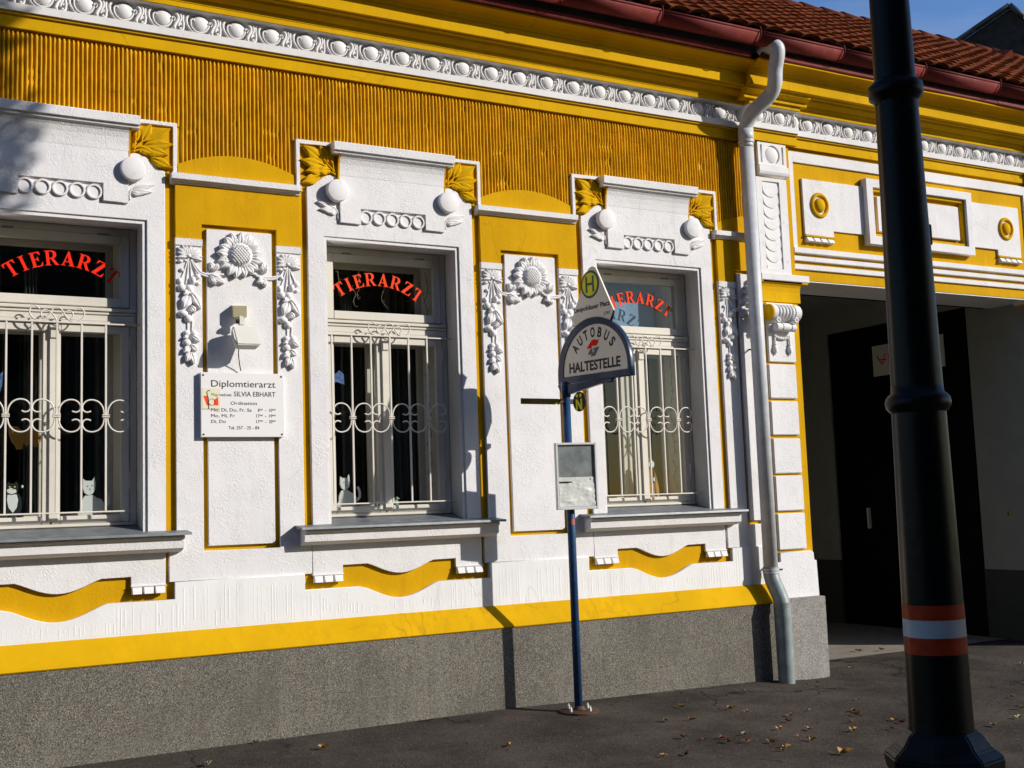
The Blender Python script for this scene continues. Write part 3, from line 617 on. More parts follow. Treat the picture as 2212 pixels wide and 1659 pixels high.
    for sx in (-1, 1):
        for pth in (((-150, -115), (-175, -140), (-205, -142), (-232, -110), (-232, -70), (-205, -30), (-160, -12), (-110, -20), (-72, -60), (-45, -110), (-20, -135), (0, -137)),
                    ((-112, -28), (-138, -60), (-130, -95), (-105, -112), (-75, -100)),
                    ((-75, -105), (-40, -75), (-12, -35), (-2, -5))):
            obj('crest_scroll', tube(smoothpath([(sx*a*.00072, gy, -b*.00072) for a, b in pth], 4), .005, 6), IRON, g, T(xc-.003, 0, zt))
    return w
for i, xc in enumerate(XC): window(xc, i)
obj('blind', box(4.125-.43, 4.125+.29, .365, .372, 2.79, 3.20), mat('pale blue board', (.19, .31, .46), .8, noise_amt=.12, nscale=6), B)
obj('blind', box(1.775-.55, 1.775+.5, .60, .61, 2.70, 3.3), mat('olive grey board', (.03, .03, .026), .9, spec=.05, noise_amt=.2), B)
# curtains inside
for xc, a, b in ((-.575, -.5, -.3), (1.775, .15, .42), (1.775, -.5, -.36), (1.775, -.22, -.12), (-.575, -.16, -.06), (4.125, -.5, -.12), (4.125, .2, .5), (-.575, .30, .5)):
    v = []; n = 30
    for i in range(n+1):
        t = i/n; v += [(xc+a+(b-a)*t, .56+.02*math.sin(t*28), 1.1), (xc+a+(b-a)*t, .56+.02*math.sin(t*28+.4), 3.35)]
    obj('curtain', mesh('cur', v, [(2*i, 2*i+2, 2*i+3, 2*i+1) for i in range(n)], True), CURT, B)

# ------------------------------------------------------------------ cornice
def course(prof_list, x0, x1, dy=0, jig=.0012):
    for nm, m, pts in prof_list:
        obj(nm, prof([(y+dy if y < .25 else y, z) for y, z in pts], x0, x1, jig=jig), m, B)
LOW = [('architrave', YEL2, [(.3, 4.503), (-.012, 4.505), (-.012, 4.589), (-.029, 4.592), (-.031, 4.606), (.3, 4.6075)]),
       ('white_band', WHITE2, [(.3, 4.6075), (-.046, 4.6085), (-.049, 4.659), (-.02, 4.663), (.3, 4.664)]),
       ('egg_bed', WHITE2, [(.3, 4.664), (.020, 4.6645), (.018, 4.790), (-.008, 4.800), (-.045, 4.805), (-.072, 4.8095), (.3, 4.83)]),
       ('bed_strip', YEL2, [(.3, 4.8285), (-.066, 4.8095), (-.080, 4.8115), (-.082, 4.845), (.3, 4.848)])]
UP = [('cornice_steps', YEL2, [(.3, 4.84), (-.078, 4.8455), (-.086, 4.848), (-.088, 4.878), (-.115, 4.886), (-.142, 4.908), (-.146, 4.928), (-.18, 4.936), (.3, 4.945)]),
      ('fascia', YEL2, [(.3, 4.942), (-.214, 4.942), (-.217, 5.046), (-.235, 5.052), (-.245, 5.075), (-.28, 5.095), (-.33, 5.108), (-.352, 5.112), (-.354, 5.128), (.3, 5.14)])]
course(LOW, XL, 5.2); course(UP, XL, 5.12)
course(LOW, 5.2, 5.80, -.075)
course([(a, b, [(y-.02*(y < 0), z) for y, z in c]) for a, b, c in LOW], 5.80, 9.04, -.012)
course(LOW, 9.04, 9.65, -.075); course(LOW, 9.65, 14.5)
course([UP[0]], 5.12, 5.86, -.095); course([UP[0]], 5.86, 8.99, -.04); course([UP[0]], 8.99, 9.7, -.095); course([UP[0]], 9.7, 14.5, -.04)
course([UP[1]], 5.12, 14.5, -.06)
# eggs and darts: one carved unit copied along the course
def eggunit():
    ms = [ell((0, 0, 0), .068, .047, .062, 14, 9)]
    q = lambda x, y: ((x-810)*.000403, (655-y+(x-810)*.157)*.000403)
    def tb(pts, r, y=-.022, tp=None):
        ms.append(tube(smoothpath([(q(*p)[0], y, q(*p)[1]) for p in pts], 3), r, 6, taper=tp))
    tb([(700, 612), (695, 578), (662, 575), (640, 605), (648, 690), (690, 760), (760, 805), (840, 812), (905, 785), (945, 730), (958, 690)], .0065, -.030)
    ms.append(ell((q(958, 655)[0], -.034, q(958, 655)[1]), .0095, .0095, .0095, 8, 5))
    tb([(975, 625), (1005, 640), (1010, 680), (985, 710)], .004, -.028)
    tb([(612, 490), (575, 540), (578, 640), (625, 730), (690, 800), (760, 840)], .010, -.020)
    tb([(1015, 560), (1060, 600), (1065, 680), (1020, 760), (1000, 830), (1030, 850)], .012, -.022)
    tb([(1105, 575), (1120, 660), (1085, 740), (1070, 800)], .008, -.024)
    tb([(1160, 580), (1150, 660), (1160, 760), (1150, 850), (1110, 862), (1105, 820)], .009, -.020)
    tb([(1200, 590), (1205, 700), (1240, 800), (1290, 870)], .006, -.014)
    return join('egg', ms)
EGG = eggunit()
for k in range(-11, 18): obj('egg_ornament', EGG, WHITE2, B, T(.594+.2575*k, -.004, 4.733))
for x in (5.345, 5.60): obj('egg_ornament', EGG, WHITE2, B, T(x, -.079, 4.733) @ Matrix.Diagonal((.95, 1, 1, 1)))
for k in range(13): obj('egg_ornament', EGG, WHITE2, B, T(5.985+.2575*k, -.030, 4.733))
obj('egg_ornament', EGG, WHITE2, B, T(5.80, -.055, 4.733) @ Matrix.Rotation(R(35), 4, 'Z') @ Matrix.Diagonal((.8, 1, 1, 1)))

# flashing, gutter
def flashing(x0, x1, dy=0):
    n = max(2, int((x1-x0)/.15)); v = []
    for i in range(n+1):
        x = x0+(x1-x0)*i/n; w = .012*noise.noise(Vector((x*1.1, 4, 4)))
        v += [(x, -.20+dy, 5.145), (x, -.37+dy+w, 5.132+w*.6), (x, -.378+dy+w, 5.128+w*.6), (x, -.386+dy+w, 5.138+w*.5), (x, -.372+dy+w, 5.180+w*.3), (x, -.20+dy, 5.20)]
    f_ = [(i*6+k, (i+1)*6+k, (i+1)*6+(k+1) % 6, i*6+(k+1) % 6) for i in range(n) for k in range(6)]
    f_ += [tuple(range(6)), tuple(range(n*6+5, n*6-1, -1))]
    me = mesh('fl', v, f_); fix(me); obj('flashing', me, REDM, B)
xx = XL
for xe in (-.9, .75, 2.25, 3.65, 4.62, 5.05): flashing(xx, xe, rnd.uniform(-.008, .008)); xx = xe-.02
flashing(5.14, 5.42, -.05); flashing(5.42, 8.2, -.045); flashing(8.2, 11, -.05); flashing(11, 14.5, -.045)
gy0, gz0, gr0 = -.462, 5.290, .083
def gut(x0, x1):
    out = []
    for i in range(13):
        a = R(180+180*i/12); out.append((gy0+gr0*math.cos(a), gz0+gr0*math.sin(a)))
    inn = [(gy0+(gr0-.006)*math.cos(R(360-180*i/12)), gz0+(gr0-.006)*math.sin(R(360-180*i/12))) for i in range(13)]
    n = len(out+inn); pts = out+inn
    v = [(x, y, z) for x in (x0, x1) for y, z in pts]
    me = mesh('g', v, [(i, i+n, (i+1) % n+n, (i+1) % n) for i in range(n)]+[tuple(range(n)), tuple(range(2*n-1, n-1, -1))], True); fix(me); return me
GJ = [-2.5, -.6, 1.45, 3.05, 3.98, 5.02, 6.0, 7.05, 8.1, 9.6, 11.6, 14.5]
g = None
for a, b in zip(GJ, GJ[1:]):
    o = obj('gutter', gut(a, b), REDM, B)
    bd = tube([(a, gy0-.012+(gr0+.004)*math.cos(R(150+230*i/14)), gz0+(gr0+.004)*math.sin(R(150+230*i/14))) for i in range(15)], .0045, 6); obj('joint', bd, REDM, o)
    obj('gutter_bead', tube([(a, gy0-gr0, gz0+.004), (b, gy0-gr0, gz0+.004)], .010, 8), REDM, o)
obj('eaves_board', box(XL, 14.5, -.22, -.18, 5.19, 5.46), DROOF, B)
obj('soffit_board', box(XL, 14.5, -.44, -.20, 5.325, 5.34), DROOF, B)

# roof
SL = .68; ca = 1/math.sqrt(1+SL*SL); sa = SL*ca; EY, EZ = -.475, 5.342; RY = 2.36
RZ = EZ+SL*(RY-EY)
roof = obj('roof', mesh('roof', [(XL, EY+.02, EZ-.02), (14.5, EY+.02, EZ-.02), (14.5, RY, RZ-.035), (XL, RY, RZ-.035), (XL, 2*RY-EY, EZ-.02), (14.5, 2*RY-EY, EZ-.02)], [(0, 1, 2, 3), (3, 2, 5, 4)]), DROOF, B)
def tilemesh():
    xs = [-.104, -.098, -.085, -.06, -.03, 0, .03, .06, .082, .094, .104]
    zs = [.004, .008, .013, .021, .026, .028, .026, .020, .012, .006, .003]
    v = []
    for s, (u, lift) in enumerate(((0, .034), (.30, .0))):
        for x, z in zip(xs, zs): v.append((x, u, z+lift))
    for x, z in zip(xs, zs): v.append((x, .035, z-.006))
    n = len(xs)
    return mesh('tile', v, [(i, i+1, n+i+1, n+i) for i in range(n-1)]+[(i+1, i, 2*n+i, 2*n+i+1) for i in range(n-1)], True)
TM = tilemesh(); ang = math.atan(SL); tl = []
ncour = 14; exp_ = (RY-EY)/ca/ncour
for r_ in range(ncour):
    for c_ in range(-2, 52):
        x = 3.6+c_*.208+(.104 if r_ % 2 else 0)
        if x > 14.3: continue
        u = r_*exp_; P = Vector((x, EY+u*ca, EZ+u*sa)); vd = (P-cam.location)
        xs_ = vd.dot(rr)/vd.dot(f); ys_ = vd.dot(uu)/vd.dot(f)
        vis = abs(xs_) < .46 and abs(ys_) < .345
        tl.append((0 if vis else 1, vd.length, x, u))
tl.sort(); rest = []
for i, (vv, d, x, u) in enumerate(tl):
    M = T(x+rnd.uniform(-.006, .006), EY+u*ca, EZ+u*sa+rnd.uniform(0, .008)) @ Matrix.Rotation(ang, 4, 'X') @ Matrix.Rotation(rnd.uniform(-.03, .03), 4, 'Z')
    if i < 300: obj('roof_tile', TM, TILE, roof, M)
    else:
        m2 = TM.copy(); m2.transform(M); rest.append(m2)
c_ = 0
for r_ in range(ncour):   # left of the frame
    for k in range(27):
        m2 = TM.copy(); m2.transform(T(XL+.1+k*.208+(.104 if r_ % 2 else 0), EY+r_*exp_*ca, EZ+r_*exp_*sa) @ Matrix.Rotation(ang, 4, 'X')); rest.append(m2)
o = obj('tile_field', join('tiles', rest), TILE, roof); o['kind'] = 'stuff'
rc = [(.095*math.cos(R(a)), .075*math.sin(R(a))) for a in range(-10, 200, 20)]
n = len(rc); v = [(0, y*1.08, z*1.15) for y, z in rc]+[(.38, y, z) for y, z in rc]+[(0, y*.9, z*.9) for y, z in rc]
RM = mesh('ridge', v, [(i, i+1, n+i+1, n+i) for i in range(n-1)]+[(i+1, i, 2*n+i, 2*n+i+1) for i in range(n-1)], True)
x = 4.5
while x < 14.3: obj('ridge_tile', RM, TILE, roof, T(x, RY, RZ+.0) @ Matrix.Rotation(R(rnd.uniform(1.5, 3.5)), 4, 'Y')); x += .345
for vx, vu in ((7.6, 3.05), (11.55, 2.95), (9.9, .25)):
    vm = mesh('vent', [(-.10, 0, .02), (.10, 0, .02), (0, 0, .13), (-.10, .26, .03), (.10, .26, .03), (0, .3, .05), (-.12, -.05, .02), (.12, -.05, .02), (0, -.06, .15)], [(6, 7, 8), (6, 8, 5, 3), (8, 7, 4, 5), (0, 2, 1)])
    obj('roof_vent', vm, TILE, roof, T(vx, EY+vu*ca, EZ+vu*sa) @ Matrix.Rotation(ang, 4, 'X'))
obj('gable_wall', mesh('gw', [(14.45, .5, 5), (14.45, 5, 5), (14.45, RY, RZ-.05), (14.45, .5, -.6), (14.45, 5, -.6)], [(0, 1, 2), (0, 1, 4, 3)]), YEL, B)
obj('back_wall', box(XL, 14.5, 4.9, 5.0, -.6, 5.3), YEL, B)

# ------------------------------------------------------------------ gate bay
def pilaster(x0, mir=False):
    # local x 0 = left edge of body, body .45 wide
    def X(a): return x0+a if not mir else x0+.45-a
    def bx(name, a, b, yf, yb, z0, z1, m, bev=.004, par=None):
        l, r_ = sorted((X(a), X(b))); return obj(name, box(l, r_, yf, yb, z0, z1, bev), m, par or B)
    P = bx('pilaster', 0, .45, -.055, .3, .72, 4.5, YEL, .005)
    bx('head_block', .06, .395, -.066, 0, 4.285, 4.497, WHITE2, .004, P)
    l, r_ = sorted((X(.06), X(.395)))
    obj('head_face', plate([rect(l, r_, 4.285, 4.4955), rect(X(.10)-.009, X(.10)+.009, 4.308, 4.472), rect(X(.352)-.009, X(.352)+.009, 4.308, 4.472), circ(X(.23), 4.388, .086)], -.080, -.060, .003), WHITE2, P)
    c = obj('boss', lathe([(.001, -.022), (.05, -.020), (.070, -.010), (.074, 0)], 28, 'Y'), WHITE2, P, T(X(.23), -.066, 4.388))
    l, r_ = sorted((X(.055), X(.40)))
    obj('head_flare', prof([(0, 4.283), (-.098, 4.279), (-.100, 4.222), (-.092, 4.20), (-.078, 4.186), (0, 4.18)], l, r_), WHITE2, P)
    l, r_ = sorted((X(.015), X(.375)))
    pan = [rect(l, r_, 3.285, 4.168), rect(*sorted((X(.085), X(.285))), 3.335, 4.135)]
    obj('scale_frame', plate(pan, -.082, 0, .003), WHITE2, P)
    bx('scale_field', .085, .285, -.060, 0, 3.33, 4.14, WHITE2, 0, P)
    cx = X(.185)
    for k in range(8):
        z = 4.075-k*.1
        v = []; K = 16
        for i in range(K+1):
            a = math.pi+math.pi*i/K; v.append((.093*math.cos(a), -.017, .085*math.sin(a)))
        v += [(.093, -.004, .07), (-.093, -.004, .07)]; nn = len(v)
        v += [(p[0]*1.0, .005, p[2]) for p in v[:nn]]
        me = mesh('scale', v, [tuple(range(nn))]+[(i, (i+1) % nn, (i+1) % nn+nn, i+nn) for i in range(nn)]); fix(me)
        obj('scale', me, WHITE2, P, T(cx, -.062, z))
    bx('upper_ledge', .0, .565, -.105, .15, 3.222, 3.284, WHITE2, .004, P)
    l, r_ = sorted((X(.01), X(.545)))
    obj('cavetto', prof([(.1, 3.222), (-.098, 3.2215), (-.098, 3.205), (-.085, 3.20), (-.07, 3.17), (-.064, 3.13), (-.064, 3.035), (.1, 3.03)], *sorted((X(.02), X(.475)))), YEL2, P)
    obj('cavetto_lip', box(*sorted((X(.005), X(.55))), -.098, .12, 3.203, 3.2215, .002), YEL2, P)
    bx('console_block', .055, .37, -.078, 0, 2.49, 3.02, WHITE2, .004, P)
    # volute console
    cm = [(.058, 0), (.074, .004), (.074, .05), (.066, .056), (.066, .066), (.076, .07), (.076, .08), (.064, .088), (.064, .104), (.075, .109), (.075, .119), (.064, .127), (.064, .143), (.075, .148), (.075, .158), (.064, .166), (.064, .182), (.075, .187), (.075, .197), (.064, .205), (.064, .215), (.076, .22), (.076, .232), (.066, .238), (.066, .25), (.074, .256), (.074, .32), (.05, .332)]
    v_ = lathe(cm, 24, 'X'); obj('volute', v_, WHITE2, P, T(X(.05) if not mir else X(.382), -.115, 2.925))
    obj('volute_eye', lathe([(.0745, 0), (.0745, -.012), (.062, -.012), (.05, -.006), (.04, -.012), (.001, -.014)], 24, 'X'), YEL2, P, T(X(.05) if not mir else X(.382), -.115, 2.925))
    l, r_ = sorted((X(.06), X(.35)))
    obj('console_neck', prof([(0, 2.93), (-.16, 2.90), (-.13, 2.86), (-.10, 2.83), (-.09, 2.78), (0, 2.76)], l, r_), WHITE2, P)
    obj('roll', lathe([(.03, 0), (.038, .005), (.038, .05), (.033, .055), (.033, .07), (.038, .075), (.038, .15), (.033, .155), (.033, .17), (.038, .175), (.038, .22), (.03, .23)], 18, 'X'), WHITE2, P, T(X(.10) if not mir else X(.33), -.125, 2.795))
    bb = [ell((X(.13+.02*k), -.09, 2.715-.018*math.sin(math.pi*k/8)), .014, .014, .014, 8, 5) for k in range(9)]
    obj('bead_string', join('bs', bb), WHITE2, P)
    for a in (.12, .29):
        tz = join('t', [tube([(0, 0, .13), (0, 0, .045)], .008, 6), ell((0, 0, .045), .016, .016, .010, 8, 5), ell((0, 0, .0), .024, .022, .038, 10, 7), ell((0, 0, -.04), .008, .008, .014, 6, 4)])
        obj('tassel', tz, WHITE2, P, T(X(a), -.090, 2.60))
    for a, b_ in ((.10, 2.85), (.31, 2.855)):
        obj('rosette', join('r', [ell((.018*math.cos(R(q*60)), -.004, .018*math.sin(R(q*60))), .013, .012, .013, 7, 5) for q in range(6)]), WHITE2, P, T(X(a), -.165, b_))
    for z0, z1 in ((2.164, 2.467), (1.839, 2.139), (1.5, 1.808), (1.173, 1.479), (.836, 1.150)):
        bx('quoin', .043, .36, -.08, 0, z0, z1, WHITE, .006, P)
    pol = [(X(.03), .41), (X(.478), .41), (X(.468), .728), (X(.43), .728), (X(.36), .805), (X(.36), .815), (X(.045), .815), (X(.045), .735), (X(.01), .735), (X(.01), .41)]
    pol = [(X(.0), .412), (X(.465), .412), (X(.455), .728), (X(.43), .735), (X(.425), .80), (X(.40), .815), (X(.043), .815), (X(.043), .737), (X(-.0), .733)]
    obj('foot_block', plate([pol], -.088, .3, .005), WHITE, P)
    bx('plinth_block', -.03, .460, -.165, .3, -.5, .421, GRAN2, .006, P)
pilaster(5.27); pilaster(9.06, True)
XG0, XG1 = 5.72, 9.06
obj('lintel_wall', box(XG0-.02, XG1+.02, -.012, .5, 3.262, 4.62, .004), YEL, B)
obj('lintel_frame', plate([[(XG0, 3.53), (5.785, 3.53), (5.785, 4.375), (9.0, 4.375), (9.0, 3.53), (XG1, 3.53), (XG1, 4.472), (XG0, 4.472)]], -.034, 0, .003), WHITE, B)
for z0, z1, y in ((3.512, 3.562, -.05), (3.440, 3.484, -.042), (3.362, 3.408, -.034)):
    obj('string_course', box(XG0+.005, XG1, y, 0, z0, z1, .003), WHITE, B)
M_ = 7.39
def mirp(pts, s): return pts if s < 0 else [(2*M_-a, b) for a, b in pts]
for s in (-1, 1):
    obj('plaque', plate([mirp([(5.885, 4.225), (6.70, 4.225), (6.70, 3.755), (6.245, 3.755), (6.245, 3.695), (5.885, 3.695)], s)], -.034, 0, .003), WHITE, B)
    cx = 6.082 if s < 0 else 2*M_-6.082-.02
    obj('roundel', lathe([(.001, -.036), (.035, -.032), (.058, -.018), (.064, -.004), (.066, .002)], 28, 'Y'), YEL2, B, T(cx, -.033, 3.985) @ Matrix.Diagonal((1, 1, 1.08, 1)))
    obj('roundel_ring', lathe([(.078, 0), (.080, -.016), (.088, -.022), (.104, -.020), (.112, -.010), (.113, 0)], 32, 'Y'), YEL2, B, T(cx, -.033, 3.985) @ Matrix.Diagonal((1, 1, 1.08, 1)))
    x0 = 5.885 if s < 0 else 2*M_-6.245
    obj('tooth_rail', box(x0-.003, x0+.365, -.045, 0, 3.676, 3.692, .002), YEL2, B)
    for k in range(4): obj('tooth', toothM, WHITE2, B, T(x0+.048+k*.088, -.012, 3.675) @ Matrix.Diagonal((1.15, 1, 1, 1)))
fx0, fx1 = 6.655, 2*M_-6.655
obj('panel_frame', plate([rect(fx0, fx1, 3.655, 4.30), rect(fx0+.085, fx1-.085, 3.738, 4.222)], -.085, 0, .004), WHITE, B)
obj('panel_frame_side', box(fx0+.002, fx0+.01, -.075, 0, 3.66, 4.296), YEL, B)
obj('panel_border', plate([rect(fx0+.083, fx1-.083, 3.74, 4.22), rect(fx0+.115, fx1-.115, 3.77, 4.19)], -.055, 0, .003), YEL2, B)
obj('inner_panel', box(fx0+.165, fx1-.165, -.048, 0, 3.80, 4.145, .004), WHITE, B)
# passage behind the gate opening
PX = 9.02
obj('soffit', box(5.72, PX, -.008, .5, 3.254, 3.2635), WHITE2, B)
obj('passage_wall', join('pw', [box(5.60, 5.72, 0, 6, -.5, 3.7), box(PX, PX+.2, 0.0, .83, .44, 3.262), box(PX, PX+.2, .5, 6, 3.33, 3.7), box(PX, PX+.2, 2.98, 6, .49, 3.33), box(PX, PX+.2, .5, .83, 3.26, 3.33), box(5.6, PX+.2, 6, 6.1, -.5, 3.7)]), GREYW, B)
obj('passage_dado', box(PX-.012, PX+.2, 0, .83, -.5, .438), GREYD, B); obj('passage_dado', box(PX-.012, PX+.2, 2.98, 6, -.5, .488), GREYD, B)
obj('passage_ceiling', box(5.6, PX+.2, .5, 6, 3.62, 3.7), GREYW, B)
obj('ceiling_beam', box(5.72, PX, .5, .62, 3.27, 3.62), DARKP, B)
gd = obj('side_gate', box(PX+.03, PX+.1, .83, 2.98, -.4, 3.33), DARKP, B)
for y in (.86, 1.90, 1.94, 2.9): obj('gate_rail', box(PX+.015, PX+.03, y, y+.05, -.3, 3.3), DARKP, gd)
obj('gate_handle', box(PX-.02, PX+.03, 2.45, 2.475, .88, 1.13, .004), ALU, gd)
o = obj('passage_floor', sheet([5.7, 6.2, 6.8, 7.4, 8, 8.6, 9.05], [.60, 1.2, 2, 3, 6], lambda x, y: G(x, 0)+.006), CONC); o['kind'] = 'structure'

# ------------------------------------------------------------------ downpipe
dp = [(5.185, -.36, 5.19), (5.20, -.42, 5.215), (5.222, -.475, 5.222), (5.243, -.500, 5.195), (5.250, -.49, 5.13), (5.255, -.45, 5.03), (5.266, -.42, 4.91), (5.268, -.37, 4.84), (5.245, -.31, 4.79), (5.200, -.24, 4.73), (5.178, -.18, 4.675), (5.168, -.135, 4.61), (5.165, -.12, 4.54), (5.165, -.12, 4.40)]
D = obj('downpipe', tube(smoothpath(dp, 5), .065, 18), PIPE, B)
obj('pipe_run', tube([(5.165, -.12, 4.50), (5.165, -.12, .66)], .062, 18), PIPE, D)
obj('pipe_sleeve', tube([(5.165, -.12, 4.45), (5.165, -.12, 4.565)], .069, 18), PIPE, D)
obj('pipe_foot', tube(smoothpath([(5.165, -.12, .70), (5.165, -.12, .64), (5.168, -.14, .57), (5.172, -.19, .48), (5.172, -.225, .40), (5.172, -.235, .30), (5.172, -.235, 0), (5.172, -.235, -.33)], 5), .067, 18), PIPE2, D)
for z in (.675, 4.455, .66): obj('pipe_clamp', lathe([(.062, -.012), (.072, -.012), (.072, .012), (.062, .012)], 20), PIPE, D, T(5.165, -.12, z))
for z in (4.50, 2.6, .68): obj('clamp_hook', tube([(5.165, -.06, z), (5.165, .03, z)], .008, 6), RUST, D)
obj('clamp_screw', box(5.19, 5.25, -.175, -.165, .668, .684), RUST, D)
obj('socket_collar', lathe([(.066, -.02), (.073, -.02), (.073, .02), (.066, .02)], 20), PIPE2, D, T(5.172, -.228, .385))

# ------------------------------------------------------------------ practice sign, floodlight
SG = thing('practice_sign', 'white rectangular veterinary practice sign with opening hours screwed to the pier', 'sign', (.609, -.02, 1.83))
obj('plate', box(.319, .899, -.036, -.004, 1.832, 2.274, .002), PLATEW, SG)
for a, b in ((.337, 2.255), (.882, 2.255), (.337, 1.851), (.882, 1.851)): obj('screw', lathe([(.001, -.006), (.005, -.005), (.0065, 0)], 10, 'Y'), BLACK, SG, T(a, -.036, b))
ln = obj('print', box(.327, .452, -.0372, -.036, 2.018, 2.165), mat('pale yellow sticker', (.74, .70, .52), .5, noise_amt=0), SG)
def fittext(s, x0, x1, z, h, m, par, y=-.0364, bold=0, name='lettering'):
    me = txt(s, h/.72, .0006, bold); xs = [v.co.x for v in me.vertices]; k = (x1-x0)/(max(xs)-min(xs)); me.transform(T(-min(xs), 0, 0)); me.transform(Matrix.Diagonal((k, 1, 1, 1)))
    return obj(name, me, m, par, T(x0, y, z) @ Matrix.Rotation(R(90), 4, 'X'))
for a in (('Diplomtierarzt', .390, .839, 2.176, .047), ('Mag.med.vet.', .390, .532, 2.112, .021), ('SILVIA EBHART', .546, .838, 2.112, .035), ('Ordination', .522, .705, 2.054, .023), ('Mo, Di, Do, Fr, Sa', .388, .668, 2.007, .023), ('Mo, Mi, Fr', .388, .55, 1.967, .023), ('Di, Do', .388, .488, 1.928, .023),
          ('8', .712, .723, 2.007, .023), ('30', .725, .746, 2.017, .011), ('-', .762, .772, 2.007, .023), ('10', .792, .814, 2.007, .023), ('00', .816, .838, 2.017, .011),
          ('17', .700, .723, 1.967, .023), ('00', .725, .746, 1.977, .011), ('-', .762, .772, 1.967, .023), ('19', .792, .814, 1.967, .023), ('00', .816, .838, 1.977, .011),
          ('17', .700, .723, 1.928, .023), ('00', .725, .746, 1.938, .011), ('-', .762, .772, 1.928, .023), ('20', .790, .814, 1.928, .023), ('00', .816, .838, 1.938, .011), ('Tel. 257 - 25 - 84', .506, .720, 1.885, .023)):
    fittext(*a, BLACK, SG, -.0366)
obj('emblem', flat([[(.336, 2.112), (.362, 2.112), (.378, 2.055), (.385, 2.055), (.385, 2.048), (.36, 2.048)], [(.408, 2.048), (.438, 2.048), (.436, 2.105), (.408, 2.085)]], .0004), REDL2, SG, T(0, -.0376, 0) @ Matrix.Rotation(R(90), 4, 'X'))
obj('emblem_snake', join('es', [tube(smoothpath([(a, -.0382, b) for a, b in ((.382, 2.145), (.372, 2.15), (.362, 2.14), (.362, 2.12), (.37, 2.095), (.368, 2.06), (.372, 2.04), (.372, 2.022))], 4), .0022, 5), tube([(.393+.022*math.cos(R(a)), -.0382, 2.07+.022*math.sin(R(a))) for a in range(0, 360, 24)], .0013, 5, True), tube([(.328, -.038, 2.023), (.445, -.038, 2.023)], .0008, 4)]), BLACK, SG)

FL = thing('wall_floodlight', 'pale motion sensor floodlight on a cream bracket above the practice sign', 'lamp', (.60, 0, 2.48))
v = [(.545, .004, 2.752), (.645, .004, 2.752), (.645, .004, 2.672), (.545, .004, 2.672), (.540, -.065, 2.735), (.625, -.095, 2.735), (.625, -.095, 2.655), (.540, -.065, 2.655), (.575, -.03, 2.758)]
obj('sensor_box', fix(mesh('sb', v, [(0, 1, 5, 4), (4, 5, 6, 7), (7, 6, 2, 3), (0, 4, 7, 3), (1, 2, 6, 5)])), CREAMP, FL)
obj('swivel', join('sw', [box(.572, .612, -.088, -.06, 2.60, 2.664, .004), box(.548, .57, -.09, -.06, 2.61, 2.64, .004)]), LAMPW, FL)
obj('knuckle', lathe([(.012, -.012), (.016, -.008), (.016, .008), (.012, .012)], 12, 'X'), BLACK, FL, T(.563, -.085, 2.625))
v = [(.519, -.115, 2.590), (.688, -.115, 2.592), (.694, -.205, 2.450), (.524, -.205, 2.448), (.556, -.04, 2.575), (.665, -.04, 2.577), (.675, -.12, 2.425), (.535, -.12, 2.423), (.498, -.13, 2.525)]
hm = mesh('hd', v, [(0, 3, 2, 1), (0, 8, 3), (0, 1, 5, 4), (3, 7, 6, 2), (1, 2, 6, 5), (4, 5, 6, 7), (0, 4, 8), (8, 4, 7), (8, 7, 3)]); fix(hm)
bm = bmesh.new(); bm.from_mesh(hm); bmesh.ops.bevel(bm, geom=bm.edges[:], offset=.008, segments=2, affect='EDGES', clamp_overlap=True); bm.to_mesh(hm); bm.free()
obj('lamp_head', hm, LAMPW, FL)
obj('cable', tube(smoothpath([(.56, -.15, 2.47), (.565, -.09, 2.41), (.585, -.04, 2.34), (.603, -.012, 2.29)], 5), .0035, 6), BLACK, FL)

# ------------------------------------------------------------------ bus stop
gz = G(2.965, -.45)
BS = thing('bus_stop_sign', 'bus stop sign on a blue pole with round topped board and paper frame', 'bus stop', (2.965, -.45, gz))
obj('pole', tube([(2.965, -.45, gz-.02), (2.965, -.45, 2.20)], .0305, 20), BLUEL, BS)
obj('pole_sticker', mesh('ps', [(2.965+.031*math.cos(a), -.45+.031*math.sin(a), 1.165+dz) for a in (R(-118), R(-100), R(-82), R(-64)) for dz in (-.022, .022)], [(0, 2, 3, 1), (2, 4, 5, 3), (4, 6, 7, 5)]), mat('orange round sticker', (.5, .12, .06), .6, noise_amt=.1), BS)
obj('base_plate', lathe([(.15, 0), (.15, .012), (.145, .016), (.05, .018), (.036, .04), (.031, .045)], 24), RUST, BS, T(2.965, -.46, gz+.0))
for a in (20, 110, 200, 290): obj('bolt', lathe([(.012, 0), (.012, .022), (.007, .024), (.007, .036)], 6, 'Z', False), ALU, BS, T(2.965+.10*math.cos(R(a)), -.46+.10*math.sin(R(a)), gz+.016))
ua = R(-83); UV = Vector((math.cos(ua), math.sin(ua), 0)); NV = UV.cross(Vector((0, 0, 1)))
def SM(off=0): return Matrix(((UV.x, 0, NV.x, 2.965+NV.x*off), (UV.y, 0, NV.y, -.45+NV.y*off), (0, 1, 0, 0), (0, 0, 0, 1)))
def splate(loops, z0, z1, bev=.002):
    me = plate(loops, -z1, -z0, bev); me.transform(Matrix.Rotation(R(-90), 4, 'X')); return me
def tl_(u): return -.0145*(u/.75)
def arch(cx, rx, zb, zs, rz, n=30):
    pts = [(cx-rx, zb+tl_(cx-rx)), (cx-rx, zs)]+[(cx-rx*math.cos(math.pi*i/n), zs+rz*math.sin(math.pi*i/n)+tl_(cx)*.5) for i in range(1, n)]+[(cx+rx, zs-.01), (cx+rx, zb+tl_(cx+rx))]
    return pts
obj('board_rim', splate([arch(.338, .414, 2.198, 2.270, .392), arch(.355, .362, 2.250, 2.275, .332)], -.030, .012, .004), BLUEP, BS, SM())
